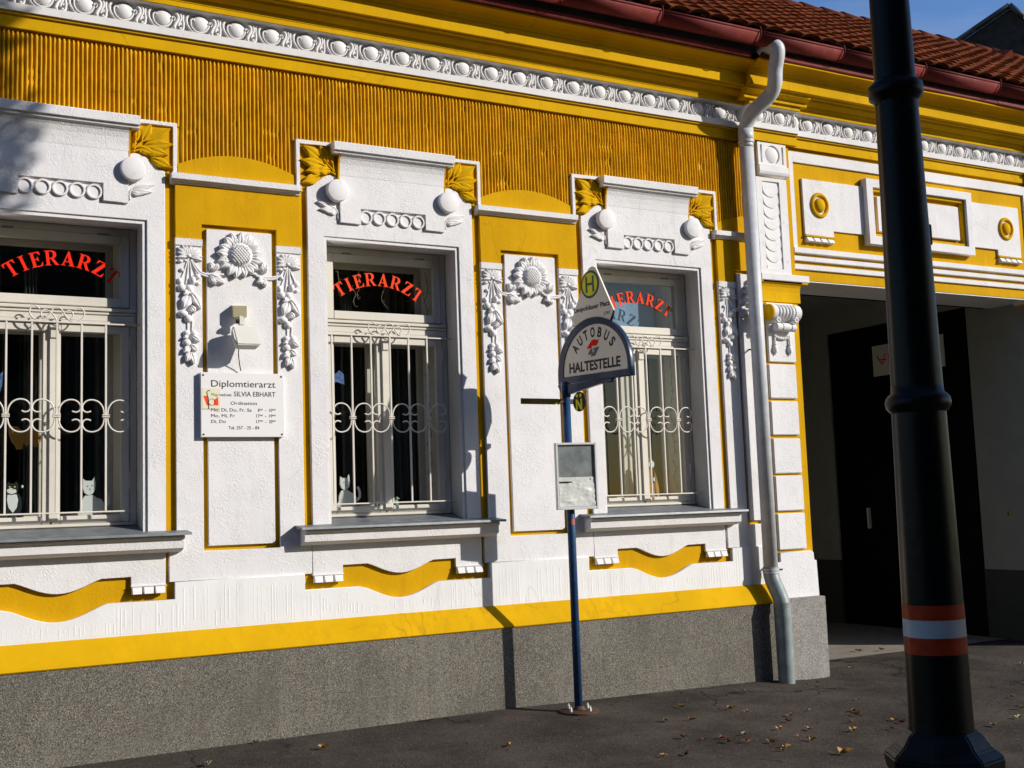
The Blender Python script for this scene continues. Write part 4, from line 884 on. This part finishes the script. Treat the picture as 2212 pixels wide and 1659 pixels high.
obj('board_back', splate([arch(.338, .405, 2.205, 2.270, .385)], -.026, .002, .001), BLUEP, BS, SM())
obj('board_face', splate([arch(.355, .364, 2.249, 2.275, .334)], 0, .006, .0008), SIGNW, BS, SM())
def signtext(s, m, cx, z, h, w, off=.0068, bold=.03, rot=-1.1, name='lettering', par=BS):
    me = txt(s, h/.72, .0006, bold, align='LEFT'); xs = [v.co.x for v in me.vertices]; a0, a1 = min(xs), max(xs)
    me.transform(T(-(a0+a1)/2, 0, 0)); me.transform(Matrix.Diagonal((w/(a1-a0), 1, 1, 1)))
    return obj(name, me, m, par, SM(off) @ T(cx, z, 0) @ Matrix.Rotation(R(rot), 4, 'Z'))
signtext('HALTESTELLE', BLACK, .350, 2.270, .073, .58)
for ch, an, w_ in zip('AUTOBUS', (50, 34, 18, 1, -16, -33, -50), (.05, .046, .046, .05, .046, .046, .044)):
    me = txt(ch, .073/.72, .0006, .032); xs = [v.co.x for v in me.vertices]; a0, a1 = min(xs), max(xs); me.transform(T(-(a0+a1)/2, 0, 0)); me.transform(Matrix.Diagonal((w_/(a1-a0), 1, 1, 1)))
    obj('lettering', me, BLACK, BS, SM(.0068) @ T(.352, 2.268, 0) @ Matrix.Rotation(R(an*.98), 4, 'Z') @ T(0, .244, 0))
lg = lambda pts: [((a-843)*.00113+.348, (955-b)*.00088+2.428) for a, b in pts]
obj('emblem', flat([lg([(778, 952), (830, 885), (872, 882), (862, 892), (905, 890), (880, 938), (838, 938), (828, 952)])], .001), REDL, BS, SM(.0068))
obj('emblem_shadow', flat([lg([(785, 1002), (815, 958), (905, 950), (860, 1020), (812, 1022), (825, 1003)])], .001), mat('sign dark grey', (.12, .12, .12), .5, noise_amt=0), BS, SM(.0068))
obj('emblem_tram', flat([lg([(828, 935), (858, 935), (858, 941), (828, 941)]), lg([(836, 945), (841, 945), (841, 990), (836, 990)]), lg([(846, 945), (851, 945), (851, 990), (846, 990)])], .0006), SIGNW, BS, SM(.008))
# stop triangle
tri = [(.150, 2.600), (.113, 2.685)]
for i in range(11):
    a = R(160-140*i/10); tri.append((.362+.058*math.cos(a), 2.985+.05*math.sin(a)))
tri += [(.587, 2.675), (.530, 2.59)]
obj('triangle_board', splate([tri], -.012, .003, .002), SIGNW, BS, SM())
for pth in (((.113, 2.685), (.150, 2.61)), ((.587, 2.675), (.540, 2.595))): obj('board_clip', tube([(a, b, -.006) for a, b in pth], .009, 6), BLUEP, BS, SM())
def discp(r, z0, z1, cx, cz, m, name, hole_=None, off=0):
    obj(name, splate([circ(cx, cz, r, 36)]+([circ(cx, cz, hole_, 36)] if hole_ else []), z0, z1, .0004), m, BS, SM(off))
discp(.104, .003, .005, .338, 2.906, GREEN, 'roundel'); discp(.086, .005, .0065, .338, 2.906, YELS, 'roundel_field')
obj('letter', flat([[(.290, 2.848), (.310, 2.848), (.310, 2.900), (.366, 2.898), (.366, 2.846), (.386, 2.845), (.386, 2.966), (.366, 2.967), (.366, 2.916), (.310, 2.918), (.310, 2.969), (.290, 2.970)]], .001), GREEN, BS, SM(.0065))
signtext('Leopoldauer Platz', BLACK, .345, 2.720, .036, .41, .0035, .022, -.3)
signtext('5787', BLACK, .515, 2.655, .022, .07, .0035, 0, -.3)
obj('board_bracket', splate([[(-.085, 2.198), (.545, 2.186), (.545, 2.160), (.42, 2.160), (.055, 2.118), (-.04, 2.118)]], -.02, .012, .002), BLUEP, BS, SM())
obj('pole_cap', tube([(2.965, -.45, 2.10), (2.965, -.45, 2.215)], .036, 20), BLUEP, BS)
# night bus arm and disc
obj('night_arm', box(2.575, 2.90, -.445, -.437, 2.045, 2.088, .001), BROWNY, BS)
obj('night_arm_tip', flat([[(2.85, 2.043), (2.90, 2.085), (2.90, 2.043)]], .0015), YELS, BS, T(0, -.4465, 0) @ Matrix.Rotation(R(90), 4, 'X'))
obj('arm_bracket', join('ab', [box(2.895, 3.04, -.462, -.43, 2.05, 2.085, .004), tube([(3.03, -.45, 2.068), (3.06, -.51, 2.062)], .010, 6)]), RUST, BS)
fittext('N25', 2.59, 2.665, 2.054, .026, BLACK, BS, -.446)
obj('night_disc', splate([circ(.155, 2.052, .074, 32)], -.004, .002, .001), BLACK, BS, SM(.0))
obj('night_letter', flat([[(.117, 1.990), (.135, 1.990), (.135, 2.040), (.170, 1.990), (.190, 1.990), (.190, 2.072), (.172, 2.072), (.172, 2.022), (.137, 2.072), (.117, 2.072)]], .001), YELS, BS, SM(.003))
for cx in (.133, .175): obj('night_eye', flat([[(cx+.014*math.cos(R(a)), 2.098+.014*math.sin(R(a))) for a in range(0, 360, 30)]], .001), YELS, BS, SM(.003))
# timetable case
TC = obj('timetable_case', join('tc', [box(2.828, 2.845, -.50, -.462, 1.255, 1.752, .002), box(3.168, 3.185, -.50, -.462, 1.255, 1.752, .002), box(2.845, 3.168, -.50, -.462, 1.736, 1.752, .002), box(2.845, 3.168, -.50, -.462, 1.255, 1.277, .002)]), ALU, BS)
obj('case_back', box(2.84, 3.17, -.484, -.462, 1.27, 1.74), STEEL, TC)
obj('paper', box(2.852, 3.160, -.488, -.4845, 1.279, 1.495), PAPER, TC)
TCM0 = T(2.828, -.48, 0) @ Matrix.Rotation(R(-9), 4, 'Z') @ Matrix.Diagonal((.925, 1, 1, 1)) @ T(-2.828, .48, 0)
# crumpled lower folds
v = []; f_ = []; nx, nz_ = 24, 16
for i in range(nx+1):
    for j in range(nz_+1):
        x = 2.850+.312*i/nx; z = 1.279+.17*j/nz_
        v.append((x, -.489-.009*abs(noise.noise(Vector((x*9, z*42, 3))))-.005*abs(noise.noise(Vector((x*24, z*60, 8)))), z+.012*noise.noise(Vector((x*12, 1, 1)))*(j == nz_)))
for i in range(nx):
    for j in range(nz_): f_.append((i*(nz_+1)+j, (i+1)*(nz_+1)+j, (i+1)*(nz_+1)+j+1, i*(nz_+1)+j+1))
obj('crumpled_film', mesh('cf', v, f_, True), PAPER, TC)
obj('paper_strip', box(2.852, 2.965, -.490, -.488, 1.452, 1.464), BLACK, TC)
obj('paper_mark', lathe([(.001, -.001), (.006, 0)], 10, 'Y'), BLACK, TC, T(3.125, -.4885, 1.478))
obj('case_clamp', box(2.935, 3.005, -.464, -.42, 1.48, 1.52, .004), ALU, TC)
bpy.context.view_layer.update()
TC.matrix_basis = TCM0

# ------------------------------------------------------------------ street lamp
lx, ly = 1.772, -4.86; g0 = G(lx, ly)
SL_ = thing('street_lamp', 'thick dark green black cast iron lamp post with red and white bands, close in front', 'street lamp', (lx, ly, g0))
def shaft(pr, m, nm, fl=0, n=64):
    v = []
    for r_, h in pr:
        for k in range(n):
            a = 2*math.pi*k/n; q = .894*r_*(1-(fl*(.5+.5*math.cos(a*2+.9))**24 if fl else 0)); v.append((q*math.cos(a), q*math.sin(a), h))
    f__ = [(i*n+k, i*n+(k+1) % n, (i+1)*n+(k+1) % n, (i+1)*n+k) for i in range(len(pr)-1) for k in range(n)]
    me = mesh('sh', v, f__, True); fix(me); obj(nm, me, m, SL_, T(lx, ly, 0))
shaft([(.1265, .43), (.1245, .50), (.1225, .708)], LAMP, 'lower_shaft', .05)
shaft([(.1232, .708), (.1222, .768)], LRED, 'red_band', .05); shaft([(.1226, .768), (.1216, .831)], LWHITE, 'white_band', .05); shaft([(.122, .831), (.1212, .884)], LRED, 'red_band', .05)
shaft([(.1205, .884), (.1095, 1.585)], LAMP, 'shaft', .05)
shaft([(.1095, 1.585), (.118, 1.592), (.129, 1.605), (.1325, 1.622), (.129, 1.640), (.118, 1.652), (.1065, 1.66), (.1045, 1.69)], LAMP, 'ring_moulding')
shaft([(.1045, 1.69), (.0885, 2.775)], LAMP, 'shaft', .05)
shaft([(.0885, 2.775), (.098, 2.79), (.112, 2.80), (.114, 2.822), (.112, 2.845), (.095, 2.858), (.086, 2.865)], LAMP, 'ring_moulding')
shaft([(.086, 2.865), (.062, 4.9)], LAMP, 'shaft')
shaft([(.07, 4.88), (.09, 4.9), (.09, 4.94), (.05, 4.96), (.05, 5.3), (.2, 5.35), (.24, 5.40), (.22, 5.7), (.16, 5.85), (.03, 5.95)], LAMP, 'lantern')
oc = [(.20, g0-.05), (.20, g0+.03), (.178, g0+.06), (.178, .20), (.185, .24), (.205, .27), (.222, .305), (.226, .345), (.205, .365), (.185, .375), (.165, .402), (.142, .43), (.128, .436)]
v = []
for r_, h in oc:
    for k in range(8):
        a = R(22.5+45*k+12); v.append((r_*.93*math.cos(a), r_*.93*math.sin(a), h))
me = mesh('oct', v, [(i*8+k, i*8+(k+1) % 8, (i+1)*8+(k+1) % 8, (i+1)*8+k) for i in range(len(oc)-1) for k in range(8)]+[tuple(range(7, -1, -1)), tuple(range((len(oc)-1)*8, len(oc)*8))])
bm = bmesh.new(); bm.from_mesh(me); bmesh.ops.recalc_face_normals(bm, faces=bm.faces[:]); bmesh.ops.bevel(bm, geom=bm.edges[:], offset=.006, segments=2, affect='EDGES', clamp_overlap=True); bm.to_mesh(me); bm.free()
obj('pedestal', me, LAMP, SL_, T(lx, ly, 0))
obj('service_door', box(-.06, .06, -.013, .0, -.16, .14, .004), LAMP, SL_, T(lx-.13, ly-.14, .02) @ Matrix.Rotation(R(-43), 4, 'Z'))
obj('lock_plate', box(-.012, .012, -.004, .004, -.04, .04, .003), LAMP, SL_, T(lx+.0765, ly-.045, 2.26))

# ------------------------------------------------------------------ things in the windows and passage
def cutout(poly, th): return plate([poly], -th/2, th/2, .002)
def cat_white(cx, cz, s, label, mirror=1):
    t = thing('cat_figure', label, 'cat figure', (cx, .265, cz), 'painted cat figures standing in the windows')
    P = lambda pts: [(cx+mirror*a*s, cz+b*s) for a, b in pts]
    body = P([(-.07, 0), (-.085, .02), (-.07, .045), (-.062, .06), (-.06, .10), (-.045, .135), (-.03, .15), (.02, .15), (.045, .13), (.075, .12), (.095, .09), (.10, .05), (.085, .015), (.06, 0), (.01, 0), (-.005, .015), (-.02, 0)])
    obj('body', cutout(body, .014), CATW, t, T(0, .265, 0))
    head = P([(-.052, .20), (-.048, .265), (-.030, .25), (.012, .25), (.030, .280), (.037, .225), (.032, .18), (.012, .155), (-.015, .148), (-.04, .165)])
    obj('head', cutout(head, .014), CATW, t, T(0, .258, 0))
    obj('tail', tube(smoothpath([(cx+mirror*a*s, .27, cz+b*s) for a, b in ((.08, .05), (.125, .08), (.13, .13), (.112, .175))], 4), .011*s, 8, flat=.5), CATW, t)
    for a, b in ((-.018, .212), (.012, .216), (-.002, .190)): obj('eye' if b > .2 else 'nose', ell((cx+mirror*a*s, .250, cz+b*s), .0042, .002, .0042, 8, 5), BLACK, t)
cat_white(-.345, 1.325, .95, 'white cutout cat figure sitting behind the grille of the leftmost window')
cat_white(1.456, 1.327, .88, 'white cutout cat with raised tail at the foot of the middle window')
t = thing('cat_figure', 'black cat figure with white chest and yellow eyes in the leftmost window', 'cat figure', (-.815, .26, 1.315), 'painted cat figures standing in the windows')
q = lambda pts: [(-.815+a, 1.318+b) for a, b in pts]
obj('body', cutout(q([(-.05, 0), (-.035, .02), (-.045, .05), (-.05, .10), (-.045, .15), (-.035, .175), (.02, .175), (.045, .14), (.05, .09), (.04, .04), (.045, .01), (.055, 0), (.03, 0), (.02, .03), (-.012, .03), (-.02, 0)]), .016), CATB, t, T(0, .262, 0))
obj('chest', cutout(q([(-.038, .165), (-.042, .13), (-.032, .08), (-.005, .045), (.018, .08), (.026, .13), (.016, .165)]), .004), CATW, t, T(0, .252, 0))
obj('head', cutout(q([(-.045, .20), (-.04, .235), (-.032, .248), (-.022, .236), (.002, .236), (.014, .25), (.022, .234), (.026, .20), (.018, .172), (-.01, .162), (-.035, .172)]), .016), CATB, t, T(0, .256, 0))
obj('muzzle', cutout(q([(-.045, .195), (-.02, .208), (.012, .195), (.015, .178), (-.012, .166), (-.038, .176)]), .004), CATW, t, T(0, .246, 0))
for a in (-.026, .004): obj('eye', ell((-.815+a, .246, 1.318+.214), .006, .002, .004, 8, 5), YELS, t)
obj('nose', ell((-.821, .243, 1.318+.199), .003, .002, .003, 6, 4), BLACK, t)
obj('tail_tip', ell((-.815+.05, .25, 1.318+.215), .008, .004, .010, 8, 5), CATW, t)
t = thing('hanging_toy', 'tan wooden lion shape hanging inside the leftmost window', 'window ornament', (-.74, .34, 1.80))
obj('body', cutout([(-.84+a*.9, 1.80+b) for a, b in ((0, .13), (.06, .13), (.09, .10), (.16, .12), (.20, .10), (.22, .03), (.20, .02), (.19, -.01), (.17, .0), (.16, .02), (.12, .0), (.10, .02), (.09, -.02), (.05, -.02), (.045, .0), (.02, .03), (0, .08))], .012), TANW, t, T(0, .34, 0))
obj('thread', tube([(-.74, .34, 1.90), (-.74, .34, 2.55)], .001, 4), BLACK, t)
t = thing('butterfly_ornament', 'blue paper butterfly hanging at the left edge of the leftmost window', 'window ornament', (-.90, .33, 2.20))
obj('wing', cutout([(-.95, 2.16), (-.90, 2.14), (-.885, 2.20), (-.88, 2.29), (-.92, 2.25), (-.96, 2.26)], .004), BLUEW, t, T(0, .33, 0)); obj('thread', tube([(-.92, .33, 2.26), (-.92, .33, 2.55)], .001, 4), BLACK, t)
t = thing('butterfly_ornament', 'blue and white paper ornament hanging in the middle window beside the left bars', 'window ornament', (1.40, .33, 2.28))
obj('wing', cutout([(1.36, 2.25), (1.43, 2.27), (1.49, 2.25), (1.485, 2.33), (1.45, 2.36), (1.42, 2.33), (1.38, 2.38), (1.355, 2.34)], .004), BLUEW, t, T(0, .33, 0)); obj('thread', tube([(1.42, .33, 2.34), (1.42, .33, 2.55)], .001, 4), BLACK, t)
t = thing('bird_figure', 'small green and white bird figure at the foot of the middle window', 'bird figure', (1.86, .27, 1.33))
obj('body', join('b', [ell((1.86, .27, 1.352), .024, .014, .026, 12, 8), ell((1.868, .266, 1.385), .013, .011, .013, 10, 7), ell((1.83, .27, 1.345), .022, .006, .009, 8, 5)]), TEALW, t)
obj('beak', ell((1.885, .265, 1.384), .006, .003, .003, 6, 4), YELS, t)
t = thing('wooden_figure', 'tall carved wooden figure with two pale discs in the right hand window', 'figure', (4.245, .27, 1.32))
obj('body', cutout([(4.185, 1.32), (4.19, 1.45), (4.205, 1.55), (4.225, 1.60), (4.215, 1.66), (4.235, 1.672), (4.26, 1.64), (4.262, 1.58), (4.285, 1.50), (4.305, 1.42), (4.308, 1.32), (4.285, 1.32), (4.262, 1.44), (4.25, 1.44), (4.222, 1.32)], .018), TANW, t, T(0, .27, 0))
obj('leg', cutout([(4.218, 1.32), (4.240, 1.45), (4.262, 1.45), (4.27, 1.32)], .014), mat('pink wood', (.5, .25, .2), .6), t, T(0, .262, 0))
for a, b, r_ in ((4.232, 1.612, .032), (4.258, 1.482, .020)): obj('disc', lathe([(.001, -.004), (r_-.002, -.004), (r_, 0)], 20, 'Y'), CATW, t, T(a, .254, b))
for xc, nm in ((1.775, 'middle'), (4.125, 'right hand')):
    t = thing('twig_garland', 'thin dry twig garland hanging down inside the %s window' % nm, 'twig', (xc+.405, .31, 1.4))
    rv = random.Random(int(xc*10)); pts = []; z = 3.15; x = xc+.398
    while z > 1.36: pts.append((x+rv.uniform(-.022, .022), .31, z)); z -= .075
    ms = [tube(smoothpath(pts, 3), .0022, 4)]
    for p in pts[1:]:
        for _ in range(2):
            a = rv.uniform(0, 6.28); ms.append(tube([p, (p[0]+.03*math.cos(a), .305, p[2]+.03*math.sin(a))], .0014, 3))
    obj('stalk', join('tw', ms), TWIG, t)
t = thing('twig_garland', 'dry twigs with small buds across the transom pane of the middle window', 'twig', (1.7, .26, 2.9))
rv = random.Random(5); ms = []
for x, z0, z1 in ((1.42, 3.14, 2.90), (1.60, 3.12, 2.86), (1.80, 2.99, 2.85), (1.55, 2.98, 2.84), (2.05, 3.1, 2.82)):
    pts = []; z = z0
    while z > z1: pts.append((x+rv.uniform(-.02, .02), .26, z)); z -= .045
    ms.append(tube(smoothpath(pts, 3), .0018, 4))
    for p in pts: a = rv.uniform(0, 6.28); ms.append(tube([p, (p[0]+.025*math.cos(a), .258, p[2]+.025*math.sin(a))], .0012, 3))
obj('stalk', join('tw', ms), mat('pale dry twig', (.34, .28, .2), .8), t)
po = obj('poster', box(PX+.004, PX+.012, 1.16, 2.235, 2.705, 3.075), mat('white poster board', (.60, .58, .52), .7, noise_amt=.03)); tag(po, 'white poster board with red scribble on the black side gate', 'poster')
obj('print', join('pp', [tube(smoothpath([(PX+.002, y, z) for y, z in pth], 3), .008, 4) for pth in (((2.16, 2.95), (2.08, 2.84), (2.04, 2.96)), ((2.13, 2.90), (2.02, 2.89)), ((1.98, 2.95), (1.97, 2.82), (1.90, 2.90)), ((1.32, 2.90), (1.25, 2.885), (1.20, 2.90)))]), REDL, po)
t = thing('door_bell', 'small round brass bell push on the pale wall inside the gateway', 'doorbell', (PX, .46, 1.03))
obj('rose', lathe([(.028, 0), (.028, -.006), (.02, -.012)], 18, 'X'), mat('dull brass', (.35, .28, .12), .4, metal=.6), t, T(PX, .46, 1.033))
obj('button', lathe([(.010, 0), (.009, -.018)], 12, 'X'), BLACK, t, T(PX-.004, .46, 1.033))

# ------------------------------------------------------------------ fallen leaves
LM = []
for s in range(6):
    rv = random.Random(20+s); v = [(0, 0, 0)]; n = 15
    for i in range(n):
        a = 2*math.pi*i/n; r_ = .040*(1 if i % 3 == 0 else (.55 if i % 3 == 1 else .62))*rv.uniform(.8, 1.2)*(1.25 if i == 0 else 1)
        x, y = r_*math.cos(a), r_*math.sin(a)*.8; v.append((x, y, .012*abs(math.sin(a*1.5+s))+rv.uniform(0, .014)+.35*abs(y)*(s % 3)*.5))
    v += [(-.03, 0, .004), (-.075, .008, .010), (-.075, .011, .010)]
    me = mesh('lf', v, [(0, 1+i, 1+(i+1) % n) for i in range(n)]+[(n+1, n+2, n+3)]); LM.append(me)
LP = [(6.21, .07), (4.59, -.4), (3.29, -1.09), (3.45, -1.16), (3.95, -.98), (3.97, -1.13), (4.4, -1.33), (4.65, -1.51), (4.55, -1.64), (4.13, -1.41), (3.98, -1.56), (4.33, -1.81), (4.64, -1.91), (4.61, -2.0), (4.38, -2.12), (3.91, -1.84), (4.12, -2.02), (3.03, -1.62), (3.24, -1.75), (3.19, -1.88), (3.28, -1.94), (3.7, -1.97), (3.68, -2.11), (3.42, -2.03), (3.4, -2.17), (3.32, -2.24), (2.6, -1.99), (2.74, -2.03), (3.57, -2.5), (5.01, -1.19), (5.2, -.44), (3.38, -.09), (3.69, -.72), (4.96, -.83), (3.74, -1.73), (3.43, -1.75), (3.11, -1.73), (.96, -.55), (.21, -.57), (1.98, -1.18), (.63, -.16), (6.17, -1.67), (6.45, -1.28), (5.49, -2.24), (5.06, -2.39), (7.65, -.61), (5.81, -2.02), (7.3, .75), (7.1, .85)]
SPEC = {0: 'pale star shaped dry leaf lying beyond the pilaster foot near the gateway', 1: 'small pale dry leaf on the pavement left of the downpipe foot', 28: 'large curled tan leaf lying nearest the lamp post foot', 37: 'curled orange leaf alone on the pavement near the left plinth', 38: 'pale flat leaf at the bottom edge left of the orange one', 40: 'orange dry leaf lodged against the foot of the plinth on the left', 39: 'small dry leaf alone left of the bus stop pole foot', 31: 'flat brown leaf lying against the plinth just behind the blue pole'}
for me in LM: me.materials.append(None)
CNT = {}
def pick(i): 
    if i in (0, 38, 1): return 3
    if i in (28, 37, 40): return 2
    return random.Random(i*13+1).choice((0, 0, 1, 1, 2, 3))
def sx(x, y):
    d = Vector((x, y, -.25))-cam.location; return d.dot(rr)/d.dot(f)
ORD = ['first', 'second', 'third', 'fourth', 'fifth', 'sixth', 'seventh', 'eighth', 'ninth', 'tenth', 'eleventh', 'twelfth', 'thirteenth', 'fourteenth', 'fifteenth', 'sixteenth', 'seventeenth', 'eighteenth', 'nineteenth', 'twentieth', 'twenty first', 'twenty second', 'twenty third', 'twenty fourth']
for c_, nm_ in enumerate(('tan', 'red brown', 'golden ochre', 'pale cream')):
    for k, (_, i) in enumerate(sorted((sx(*LP[i]), i) for i in range(len(LP)) if pick(i) == c_)):
        SPEC.setdefault(i, 'small %s dry leaf, %s of its colour from the left on the asphalt' % (nm_, ORD[k]))
for i, (x, y) in enumerate(LP):
    rv = random.Random(i*13+1); s = rv.uniform(.5, .95)*(.75 if i in (31, 32, 33, 34, 35, 36, 30) else 1)*(1.35 if i in (28, 37) else 1)
    o = bpy.data.objects.new('fallen_leaf', LM[i % 6]); z = (gb(x)+.014 if y > .5 else G(x, y)+.006)
    link(o, None, T(x, y, z) @ Matrix.Rotation(rv.uniform(0, 6.28), 4, 'Z') @ Matrix.Rotation(rv.uniform(-.35, .35), 4, 'X') @ Matrix.Diagonal((s*1.1, s, s*1.3, 1)))
    o.material_slots[0].link = 'OBJECT'; o.material_slots[0].material = LEAFD[pick(i)]
    tag(o, SPEC.get(i, 'small dry brown leaf lying on the asphalt pavement'), 'leaf', 'dry leaves fallen on the pavement')
ms = []
for i in range(900):   # crumbs and grit along the foot of the wall and over the asphalt
    if i < 300: x = rnd.uniform(-1, 5.2); y = -.055-abs(rnd.gauss(0, .02))
    elif i < 380: x = rnd.uniform(4.6, 6.0); y = -.12-abs(rnd.gauss(0, .08))
    else: x = rnd.uniform(1, 8); y = rnd.uniform(-3, -.2)
    s = rnd.uniform(.003, .011)*(1.4 if i > 700 else 1); z = G(x, y)+.004; a = rnd.uniform(0, 6.28); c, d = math.cos(a)*s, math.sin(a)*s
    ms.append(mesh('l', [(x-c, y-d, z), (x+d*.6, y-c*.6, z+s*.5), (x+c, y+d, z+.001), (x-d*.6, y+c*.6, z+s*.3)], [(0, 1, 2), (0, 2, 3)]))
o = obj('leaf_litter', join('litter', ms), LITTER); o['kind'] = 'stuff'

# ------------------------------------------------------------------ neighbours and the tree that shades the wall
N = thing('dark_gable_house', 'tall dark brick house gable rising behind the tiled roof', 'house', (22, 9, -.6))
def gpt(s, z): return (20+.3625*s*-1, 8+.932*s, z)
gp = [(1.0, 11.55), (0.0, 11.72), (-.25, 11.40), (-4, 7.9), (-4, -.6), (12, -.6), (12, 9.0), (2.25, 10.78)]
gp = [(0.0, 11.72), (-.26, 11.38), (-4, 7.2), (-4, -.6), (9, -.6), (9, 7.9), (2.3, 10.78), (.75, 11.42)]
pts = [Vector(gpt(a, b)) for a, b in gp]; ext = Vector((9.3, 3.6, 0)); n = len(pts)
gm = mesh('gm', pts+[p+ext for p in pts], [tuple(range(n)), tuple(range(2*n-1, n-1, -1))]+[(i, (i+1) % n, (i+1) % n+n, i+n) for i in range(n)]); fix(gm)
obj('wall', gm, BRICKD, N)
vb = []
for a, b in (((-.26, 11.38), (0, 11.72)), ((0, 11.72), (.75, 11.42)), ((.75, 11.42), (2.3, 10.78)), ((2.3, 10.78), (9, 7.9))):
    vb.append(tube([Vector(gpt(*a))+Vector((-.05, 0, .05)), Vector(gpt(*b))+Vector((-.05, 0, .05))], .07, 4))
obj('verge_board', join('vb', vb), DROOF, N)
H = thing('street_house', 'plain grey house across the street', 'house', (-3, -22, -.5))
obj('wall', box(-40, 13, -28, -18, -.6, 14.5), OPP, H)
obj('roof', fix(mesh('r', [(-40.3, -17.6, 14.4), (13.3, -17.6, 14.4), (13.3, -28.4, 14.4), (-40.3, -28.4, 14.4), (-40.3, -23, 18), (13.3, -23, 18)], [(0, 1, 5, 4), (2, 3, 4, 5), (1, 2, 5), (3, 0, 4), (0, 3, 2, 1)])), OPPR, H)
for k in range(20):
    x = -38.5+k*2.65
    for z in (1.0, 4.4, 7.8, 11.2): obj('window', box(x-.55, x+.55, -17.99, -17.9, z, z+1.9), DARKP, H)
tx, ty = 6.15, -9.0; tcz = 7.3
TR = thing('street_tree', 'broad leafy street tree beside the road', 'tree', (tx, ty, -.4))
obj('trunk', tube(smoothpath([(tx-.1, ty, -.5), (tx, ty, 1.5), (tx+.1, ty+.05, 3.5), (tx, ty, 6.0), (tx, ty, 9)], 4), .24, 12, taper=lambda t: 1.1-.8*t), BARK, TR)
for k in range(7):
    a = k*.9; obj('limb', tube(smoothpath([(tx, ty, 4+.6*k), (tx+.9*math.cos(a), ty+.9*math.sin(a), 5+.7*k), (tx+1.7*math.cos(a), ty+1.7*math.sin(a), 6+.8*k)], 3), .09, 6, taper=lambda t: 1-.7*t), BARK, TR)
v = []; f_ = []; rv = random.Random(11)
for i in range(26000):
    while True:
        p = Vector((rv.uniform(-1, 1), rv.uniform(-1, 1), rv.uniform(-1, 1)))
        if p.length < 1 and p.length > .2: break
    k = 1+.16*noise.noise(p*2.6)+.1*noise.noise(p*6)
    if False: c = Vector((8.80+p.x*.62*k, ty+p.y*.7*k, 9.95+p.z*.72*k))
    elif False: c = Vector((8.78+p.x*.55*k, ty+p.y*.6*k, 10.95+p.z*.42*k))
    else: c = Vector((tx+p.x*1.9*k, ty+p.y*1.9*k, tcz+p.z*4.6*k))
    if noise.noise(c*1.3) < -.22: continue
    a = Vector((rv.gauss(0, 1), rv.gauss(0, 1), rv.gauss(0, 1))).normalized(); b = a.orthogonal().normalized(); s = rv.uniform(.05, .10)
    j = len(v); v += [c-a*s, c+b*s*.6, c+a*s, c-b*s*.6]; f_.append((j, j+1, j+2, j+3))
o = obj('crown', mesh('crown', v, f_), LEAFG, TR); o['kind'] = 'stuff'

T2 = thing('street_tree', 'slender young street tree on the pavement outside the left end of the house', 'tree', (4.2, -5.2, -.4))
obj('trunk', tube(smoothpath([(3.9, -5.25, -.5), (3.92, -5.2, 2), (3.7, -5.2, 4.5), (3.55, -5.2, 7)], 4), .085, 10, taper=lambda t: 1.1-.8*t), BARK, T2)
v = []; f_ = []; rv = random.Random(21); lb = []
tw = [Vector((3.75+rv.gauss(0, .6), -5.2+rv.gauss(0, .5), 7.3+rv.gauss(0, .75))) for _ in range(130)]
tw = [p for p in tw if p.x+1.13*p.y < -.88]
for k in range(12): lb.append(tube([(3.6, -5.2, 4.8+.2*k), tuple(tw[k])], .018, 5, taper=lambda t: 1-.7*t))
o = obj('limb', join('lb', lb), BARK, T2); o['kind'] = 'stuff'
for i in range(15000):
    p = rv.choice(tw); c = p+Vector((rv.gauss(0, .15), rv.gauss(0, .15), rv.gauss(0, .17)))
    if c.x+1.13*c.y > -.80+.12*noise.noise(c*5): continue
    a = Vector((rv.gauss(0, 1), rv.gauss(0, 1), rv.gauss(0, 1))).normalized(); b = a.orthogonal().normalized(); s = rv.uniform(.03, .06)
    j = len(v); v += [c-a*s, c+b*s*.6, c+a*s, c-b*s*.6]; f_.append((j, j+1, j+2, j+3))
o = obj('crown', mesh('crown', v, f_), LEAFG, T2); o['kind'] = 'stuff'
